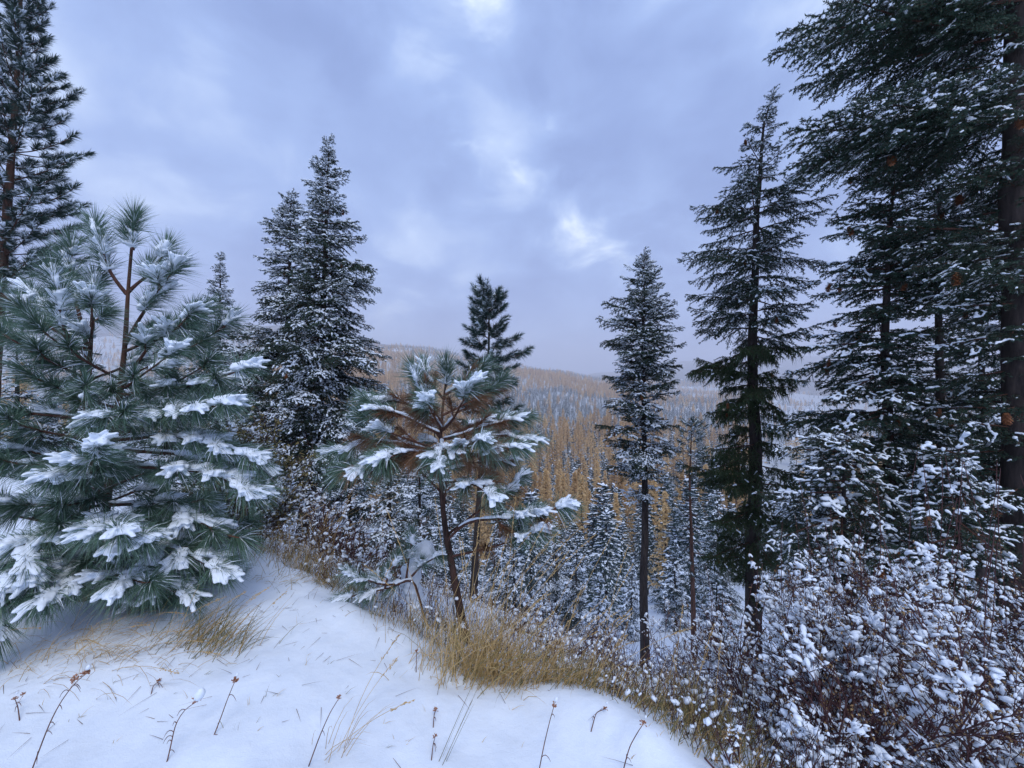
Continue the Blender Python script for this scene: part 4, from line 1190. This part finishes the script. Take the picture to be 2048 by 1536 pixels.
# ------------------------------------------------------------------ shrubs, grass, weeds
SNOWBIT = None
def shrub(label, loc, H, W, stems=9, snow=1.0, buds=1.0, lean=(0, 0), up=.5, group='snowy shrubs', leaves=0, name='shrub', snow_size=1.0, twigs=1.0, whips=0, big=0):
    root = thing(name, label, 'shrub', tuple(loc), group)
    A, B, RA = [], [], []
    tips = []
    def grow(p, d, l, r, lev):
        n = max(2, int(l / .10)); q = p
        for i in range(n):
            d = unit(d + rng.normal(0, .13, 3) + np.array((0, 0, .05)))
            e = q + d * l / n
            A.append(q); B.append(e); RA.append(r * (1 - .55 * i / n))
            if lev < 3 and i >= (1 if lev == 0 else 0):
                for _ in range(rng.poisson([1.7, 1.35, 1.0][lev] * twigs)):
                    d2 = unit(d + rng.normal(0, .55, 3) + np.array((0, 0, .15)))
                    grow(q + (e - q) * rng.random(), d2, l * U(.35, .62) * (1.1 - .5 * i / n), r * .55, lev + 1)
            q = e
        tips.append(q)
    for k in range(stems):
        az = k * 6.283 / stems + U(-.5, .5); s = U(.1, 1.0)
        d = unit(np.array((math.cos(az) * s * W / H * 1.1 + lean[0], math.sin(az) * s * W / H * 1.1 + lean[1], 1.0)))
        grow(np.array((math.cos(az), math.sin(az), 0)) * U(0, .12) * W - np.array((0, 0, .1)), d, H * U(.55, .95), .0075, 0)
    nw0 = len(A)
    for k in range(whips):
        az = U(0, 6.28); p = np.array((math.cos(az) * U(.1, .7) * W, math.sin(az) * U(.1, .7) * W, H * .35))
        q = p; d = unit(np.array((U(-.12, .12), U(-.12, .12), 1)))
        for i in range(8):
            d = unit(d + rng.normal(0, .05, 3)); e = q + d * H * .11; A.append(q); B.append(e); RA.append(.0026); q = e
    A_, B_ = np.array(A), np.array(B); ra = np.maximum(np.array(RA), .0014)
    b = MB(); b.sticks(A_, B_, ra, ra * .8, 0); obj('stems', b.mesh('stems', M_STEM), root)
    D = B_ - A_; l = np.linalg.norm(D, axis=1)
    if buds:
        n = int(len(A_) * .38 * buds); q = rng.choice(len(A_), n, p=(1 / ra) / (1 / ra).sum())
        c = A_[q] + D[q] * rng.random((n, 1)) + rng.normal(0, .004, (n, 3))
        b = MB(); b.blobs(c, rng.normal(size=(n, 3)) + np.array((0, 0, .8)), np.stack([U(.005, .011, n), U(.003, .006, n), U(.003, .006, n)], -1), 0, 3, .2, -1)
        obj('buds', b.mesh('buds', M_BUD), root)
    if leaves:
        n = int(len(A_) * leaves); q = rng.integers(0, len(A_), n)
        b = MB(); b.blades(A_[q] + D[q] * rng.random((n, 1)), rng.normal(size=(n, 3)) + np.array((0, 0, .2)), U(.03, .055, n), U(.014, .024, n), .2, 2, 0)
        obj('leaves', b.mesh('leaves', M_LEAF), root)
    if snow:
        n = int(len(A_) * .42 * snow)
        flatn = 1 - np.abs(D[:, 2]) / l * .6; fx = U(0, 99)
        pn = np.clip(fbm(A_[:, 0] * 4 + fx, A_[:, 2] * 4 + A_[:, 1] * 3, 2) + .42, .02, 1)
        pr = flatn * pn; pr[nw0:] *= .06; q = rng.choice(len(A_), n, p=pr / pr.sum())
        c = A_[q] + D[q] * rng.random((n, 1)); r = (.0042 + .0175 * rng.random(n) ** 2.8) * snow_size
        C = [c + np.array((0, 0, 1.)) * r[:, None] * .55]; R_ = [r]; X = [D[q] + rng.normal(0, .02, (n, 3))]
        for _ in range(2 if big else 1):
            kk = rng.random(n) < .6
            C.append(C[0][kk] + rng.normal(0, 1, (kk.sum(), 3)) * r[kk, None] * np.array((.85, .85, .35))); R_.append(r[kk] * U(.55, .9, kk.sum())); X.append(X[0][kk] + rng.normal(0, .03, (kk.sum(), 3)))
        C, R_, X = np.concatenate(C), np.concatenate(R_), np.concatenate(X)
        X = X * (1, 1, .6)
        b = MB(); b.blobs(C, X, np.stack([R_ * U(1.0, 2.0, len(R_)), R_ * U(.7, 1.05, len(R_)), R_ * U(.6, .95, len(R_))], -1), 0, 0, .17, -.35)
        obj('snow', b.mesh('snow', M_SNOW, True), root)
    return root
def gp(px, d, dz=0.0):
    x = (px - 1024) / FPX * d; return np.array((x, d, float(ground(x, d)) + dz))
# big tangle in the right foreground
shrub('tangled snow-covered shrub nearest the camera in the lower right corner', gp(1980, 1.75), 1.02, .75, 11, 1.2, 1.0, whips=4)
shrub('snow-dotted shrub spreading over the drift edge at lower right', gp(1690, 1.92), .84, .62, 11, 1.2, .9, whips=2, big=1)
shrub('dense white-capped shrub in the middle of the right thicket', gp(1790, 2.35), 1.40, .85, 11, 1.35, 1.0, whips=6, big=1)
shrub('tall seedy shrub with upright whips before the young laden firs', gp(1640, 2.8), 1.32, .75, 10, 1.1, 1.3, whips=8, big=1)
shrub('brown whip-stemmed shrub against the huge edge fir trunk', gp(1990, 2.7), 1.95, .75, 10, .9, 1.5, whips=14)
shrub('thin reddish shrub at the left side of the right thicket', gp(1520, 2.6), .9, .5, 8, .7, 1.1, whips=5)
shrub('low frosted shrub on the slope under the mossy fir', gp(1440, 4.6), .8, .7, 8, .9, 1.2, whips=8)
shrub('low snow-dotted twigs poking from the drift left of the thicket', gp(1500, 1.66), .30, .28, 7, .9, .9, snow_size=.7)
shrub('low red-twigged shrub on the slope left of the slim trunk', gp(1215, 6.0), .8, .7, 7, .9, 1.0)
shrub('low red-twigged shrub on the slope right of the slim trunk', gp(1350, 5.4), .9, .8, 9, 1.0, 1.0)
shrub('leafy snow-spotted shrub between the bushy pine and twin firs', gp(508, 4.3), 1.35, .65, 9, 1.3, .5, leaves=.9)
shrub('small leafy shrub under the right boughs of the bushy pine', gp(455, 3.9), .85, .5, 8, 1.3, .5, leaves=.8)
shrub('reddish fine-twigged shrub below the trunk of the tall twin fir', gp(650, 4.4), .95, .55, 9, .9, 1.2)
shrub('fine-twigged brown shrub beyond the notch in the drift', gp(712, 3.5), .65, .5, 9, .7, 1.2)
shrub('frosted shrub behind the bent sapling', gp(800, 4.6), .8, .6, 7, .8, 1.0)
shrub('frosted shrub behind the golden grass clump', gp(1010, 4.2), .6, .6, 7, .7, 1.0)
shrub('frosted low shrub at the right end of the golden grass', gp(1120, 4.0), .55, .6, 7, .7, 1.0)

def grass(mb, cx, cy, n, spread, lmin, lmax, lean, w=.0036, mats=(0,), segs=4, sag=.35, jit=.28):
    x = cx + rng.normal(0, spread[0], n); y = cy + rng.normal(0, spread[1], n)
    z = ground(x, y) - .02
    d = np.stack([lean[0] + rng.normal(0, jit, n), lean[1] + rng.normal(0, jit, n), np.full(n, 1.0)], -1)
    ln = U(lmin, lmax, n)
    k = rng.integers(0, len(mats), n)
    for i, m in enumerate(mats):
        s = k == i
        mb.blades(np.stack([x, y, z], -1)[s], d[s], ln[s], w, sag * U(.4, 1.6, s.sum()), segs, m)
def clump(label, px, d, n, spread, lmin, lmax, lean, seed_heads=0, mats=(0, 0, 1), w=.0036, sag=.35, jit=.28):
    c = gp(px, d); b = MB(); grass(b, c[0], c[1], n, spread, lmin, lmax, lean, w, mats, 4, sag, jit)
    root = thing('grass_clump', label, 'grass', tuple(c), 'clumps of dry grass')
    b.v = [v - c for v in b.v]
    obj('blades', b.mesh('blades', [M_GRASS, M_GRASS_GREEN]), root)
    if seed_heads:
        h = MB(); A, B, C, X = [], [], [], []
        for _ in range(seed_heads):
            p = np.array((rng.normal(0, spread[0]), rng.normal(0, spread[1]), -.05)); dd = unit(np.array((lean[0] + rng.normal(0, .22), lean[1] + rng.normal(0, .2), 1)))
            L = U(lmax * .9, lmax * 1.5); q = p
            for i in range(9):
                dd = unit(dd + np.array((lean[0] * .05, lean[1] * .05, -.06))); e = q + dd * L / 9; A.append(q); B.append(e)
                if i > 6:
                    for _ in range(9): C.append(q + (e - q) * rng.random() + rng.normal(0, .003, 3)); X.append(dd + rng.normal(0, .25, 3))
                q = e
        h.sticks(np.array(A), np.array(B), .0013, .0011, 0)
        h.blobs(np.array(C), np.array(X), np.tile((.007, .0018, .0018), (len(C), 1)), 0, 0, .1, -1)
        obj('seed_heads', h.mesh('seed_heads', M_GRASS), root)
    return root
clump('leaning green-brown grass clump in the snow before the bushy pine', 405, 2.36, 230, (.15, .06), .22, .50, (.55, .1), 5, (0, 1, 1), .0040)
clump('flattened tan grass under the left boughs of the bushy pine', 150, 2.35, 170, (.22, .12), .25, .55, (.9, -.2), 4, (0, 0), .003, .5)
clump('wind-bent brown grass half buried at the left edge of the snow', 235, 2.2, 80, (.25, .10), .2, .5, (1.1, -.25), 3, (0, 0), .0028, .6)
clump('tall golden grass clump at the foot of the browning pine', 950, 2.27, 560, (.15, .07), .25, .78, (.20, .05), 26, (0, 0, 0, 1), .0036, .35, .34)
clump('spreading golden grass right of the tall golden clump', 1060, 2.22, 330, (.22, .07), .2, .55, (.35, .05), 16, (0, 0, 0, 1), .0034, .4, .36)
clump('olive grass at the right end of the drift edge', 1150, 2.32, 220, (.16, .07), .15, .42, (.4, .05), 6, (0, 1, 1), .0034)
clump('sparse grass left of the tall golden clump', 850, 2.62, 160, (.16, .07), .15, .42, (.25, .1), 8, (0, 1), .0032)
clump('tawny grass on the notch below the tall twin fir', 640, 3.45, 320, (.22, .15), .2, .5, (.1, .05), 14, (0, 0, 1), .0036)
clump('tall thin grass leaning over the bank by the leafy shrub', 545, 3.5, 140, (.20, .12), .3, .75, (.45, .05), 12, (0, 0, 1), .003)
clump('short grass lying on the crest of the drift', 590, 3.15, 90, (.16, .06), .15, .32, (1.0, -.1), 0, (0, 1), .003, .5)
clump('tawny grass tuft between the drift and the right thicket', 1405, 2.05, 260, (.12, .12), .2, .46, (.1, .05), 6, (0, 1, 1), .0034)
clump('dull gold grass under the left twigs of the right thicket', 1330, 2.35, 220, (.14, .12), .15, .40, (.2, .05), 4, (0, 1, 1), .0034)
clump('few tan grass blades arching at the bottom of the photo', 655, 1.68, 13, (.05, .03), .25, .5, (.45, .1), 3, (0, 0), .0026, .4)
clump('two dark green grass blades crossing the bottom snow', 885, 1.66, 5, (.015, .01), .32, .5, (.42, .12), 0, (1, 1), .0030, .05, .05)
# ground cover of the slope: nobody could count it
gb = MB()
def slope_pts(n, smin, smax, x0, x1):
    out = []
    while len(out) < n:
        px = U(x0, x1, 4000); d = 1.3 + 9 * rng.random(4000) ** 1.5; x = (px - 1024) / FPX * d
        s = edge_dist(x, d); k = (s > smin) & (s < smax)
        out += list(zip(x[k], d[k]))
    return np.array(out[:n])
p = slope_pts(15000, .02, 6.5, 470, 1620)
n = len(p); z = ground(p[:, 0], p[:, 1]) - .02
thin = vnoise(p[:, 0] * 1.7, p[:, 1] * 1.7) > -.22
for m_ in (0, 1):
    s = (rng.integers(0, 2, n) == m_) & thin
    gb.blades(np.stack([p[:, 0], p[:, 1], z], -1)[s], np.stack([U(-.4, .8, s.sum()), U(-.5, .5, s.sum()), np.ones(s.sum())], -1), U(.08, .30, s.sum()), .0042, .5, 2, m_)
tag(obj('dry_grass', gb.mesh('dry_grass', [M_GRASS, M_GRASS_GREEN])), None, None, kind='stuff')
p = slope_pts(4200, .10, 7.5, 470, 1700); n = len(p); z = ground(p[:, 0], p[:, 1]) - .02
tb = MB(); a = np.stack([p[:, 0], p[:, 1], z], -1); d = np.stack([U(-.5, .5, n), U(-.5, .5, n), np.ones(n)], -1); l = U(.08, .42, n)[:, None]
tb.sticks(a, a + unit(d) * l, .0022, .0012, 0)
f = rng.random((n, 1)); tb.sticks(a + unit(d) * l * f, a + unit(d) * l * f + unit(rng.normal(size=(n, 3)) + (0, 0, .6)) * .10, .0016, .001, 0)
c = a + unit(d) * l * U(.4, 1, n)[:, None]; r = .005 + .014 * rng.random(n) ** 2
tb.blobs(c, rng.normal(size=(n, 3)), np.stack([r * 1.3, r, r * .8], -1), 1, 0, .2)
tag(obj('twiggy_undergrowth', tb.mesh('twiggy_undergrowth', [M_STEM, M_SNOW], True)), None, None, kind='stuff')
# small tufts and stubble that pierce the smooth snow
sb = MB()
for _ in range(150):
    px, d = U(40, 1350), U(1.7, 3.1)
    x = (px - 1024) / FPX * d
    if edge_dist(x, d) > -.05: continue
    k = rng.integers(1, 4)
    sb.blades(np.tile((x, d, float(ground(x, d)) - .01), (k, 1)) + rng.normal(0, .006, (k, 3)), np.stack([U(-.3, 1.1, k), U(-.3, .3, k), np.full(k, .8)], -1), U(.03, .11, k), .0024, .3, 2, rng.integers(0, 2))
tag(obj('grass_stubble', sb.mesh('grass_stubble', [M_GRASS, M_GRASS_GREEN])), None, None, kind='stuff')

def weed(label, pts, d, head=1, cap=0.0, leaves=4, heads=1):
    d = min(d, EYE * FPX / (pts[0][1] - 768) * 1.0)
    """a dry weed stalk: picture points from foot to tip"""
    q = PP([(x, y, d + .04 * i) for i, (x, y) in enumerate(pts)])
    gx_, gy_ = q[0][0], q[0][1]
    q[0][2] = min(q[0][2], float(ground(gx_, gy_)) - .01)
    root = thing('weed_stalk', label, 'weed', tuple(q[0]), 'dry weed stalks in the snow')
    o = q[0].copy(); t = np.linspace(0, len(q) - 1, 18)
    c = np.stack([np.interp(t, np.arange(len(q)), q[:, k]) for k in range(3)], -1)
    for _ in range(3): c[1:-1] = .25 * c[:-2] + .5 * c[1:-1] + .25 * c[2:]
    b = MB(); b.tube(c - o, np.linspace(.0026, .0014, 18), 5); obj('stem', b.mesh('stem', M_STALK, True), root)
    for k in range(leaves):
        i = int(U(2, 14)); b = MB()
        a = U(0, 6.28); r = U(.02, .05)
        t = np.linspace(0, 1, 6)[:, None]; h = np.array((math.cos(a), math.sin(a) * .5, 0))
        b.tube(c[i] - o + h * r * t + np.array((0, 0, 1.)) * r * (1.1 * t - 1.7 * t ** 2), np.array((.0016, .0018, .0017, .0015, .0012, .0006)), 4)
        obj('leaf', b.mesh('leaf', M_STALK, True), root)
    for hx in range(heads):
        tip = c[-1] - o if hx == 0 else c[-5 - 2 * hx] - o + np.array((.03, 0, .05))
        b = MB(); n = 22
        dd = unit(rng.normal(size=(n, 3)) * (1, 1, .5) + np.array((.1, 0, .8)))
        e = tip + dd * U(.008, .020, n)[:, None] * head
        b.sticks(np.tile(tip, (n, 1)), e, .0007, .0007, 0)
        b.blobs(e, dd, np.tile((.0045, .0034, .0034), (n, 1)) * head, 0, 0, .25, -1)
        if hx: b.sticks([c[-5 - 2 * hx] - o], [tip], .001, .0008, 0)
        obj('flower_head', b.mesh('flower_head', M_HEAD), root)
        if cap and hx == 0:
            m = MB(); m.blobs(np.array([tip + (.010, 0, .030)]), np.array([[.45, 0, 1.]]), np.array([[.036 * cap, .023 * cap, .023 * cap]]), 0, 2, .03, -1)
            obj('snow', m.mesh('snow', M_SNOW, True), root)
weed('longest leaning weed stalk at the lower left with a forked top', [(60, 1536), (95, 1455), (120, 1405), (150, 1365), (172, 1348)], 1.75, 1.0, .35, 7, 2)
weed('curved weed stalk carrying an egg-shaped ball of snow', [(332, 1530), (342, 1490), (350, 1450), (368, 1420), (395, 1402)], 1.72, 1.1, .85, 6)
weed('straight weed stalk with a pale head right of the snow ball', [(420, 1490), (440, 1440), (456, 1395), (470, 1362)], 1.78, 1.0, .25, 3)
weed('slender weed stalk with a rusty head in the bottom middle', [(1072, 1536), (1088, 1490), (1100, 1440), (1108, 1412)], 1.70, .8, .3, 2)
weed('leaning weed stalk with an orange head near the drift edge', [(1240, 1532), (1258, 1495), (1275, 1465), (1287, 1447)], 1.68, .8, .2, 2)
weed('stiff seedy stalk rising among the arching bottom blades', [(615, 1536), (640, 1470), (660, 1425), (678, 1396)], 1.72, .6, 0, 1)
weed('tiny dark weed sprig at the middle of the bottom snow', [(866, 1440), (868, 1430), (871, 1421)], 2.0, .7, .2, 1)
weed('tiny weed sprig by the arching bottom blades', [(720, 1506), (728, 1498), (736, 1496)], 1.75, .7, 0, 1)
weed('tiny forked weed sprig left of the golden grass', [(832, 1322), (833, 1312), (833, 1303)], 2.2, .7, 0, 1)
weed('thin forked stalk beside the dark green blades', [(862, 1510), (866, 1490), (870, 1474)], 1.72, .6, 0, 2)
weed('small red weed lying left of the snow-ball stalk', [(118, 1400), (134, 1386), (145, 1378)], 2.0, .8, 0, 1)
weed('broken weed stub right of the snow-ball stalk', [(505, 1480), (510, 1462), (522, 1452)], 1.8, .5, 0, 1)
weed('short bent weed in the snow below the bushy pine', [(300, 1392), (306, 1372), (318, 1362)], 2.0, .6, 0, 2)
weed('two-headed little weed left of the longest stalk', [(40, 1440), (36, 1415), (30, 1398)], 1.9, .6, .2, 2, 2)
weed('low weed leaning right near the drift edge', [(1180, 1440), (1192, 1425), (1210, 1418)], 1.85, .6, .2, 1)
# fallen needles and bits of twig on the snow under the pines
lb = MB(); n = 300
cx = np.where(rng.random(n) < .82, rng.normal(-2.2, .75, n), rng.normal(-.3, .9, n)); cy = rng.normal(2.45, .38, n)
kk = edge_dist(cx, cy) < -.03; cx, cy = cx[kk], cy[kk]; n = len(cx)
a_ = U(0, 6.28, n)
lb.blades(np.stack([cx, cy, ground(cx, cy) + .004], -1), np.stack([np.cos(a_), np.sin(a_), U(-.05, .12, n)], -1), U(.03, .16, n), .0022, .05, 2, 0, np.tile((0, 0, 1.), (n, 1)) * 0 + np.stack([-np.sin(a_), np.cos(a_), a_ * 0], -1))
tag(obj('needle_litter', lb.mesh('needle_litter', [M_DEAD])), None, None, kind='stuff')
for o in bpy.data.objects:
    if o.type == 'EMPTY' and len(o.children) == 0: bpy.data.objects.remove(o)
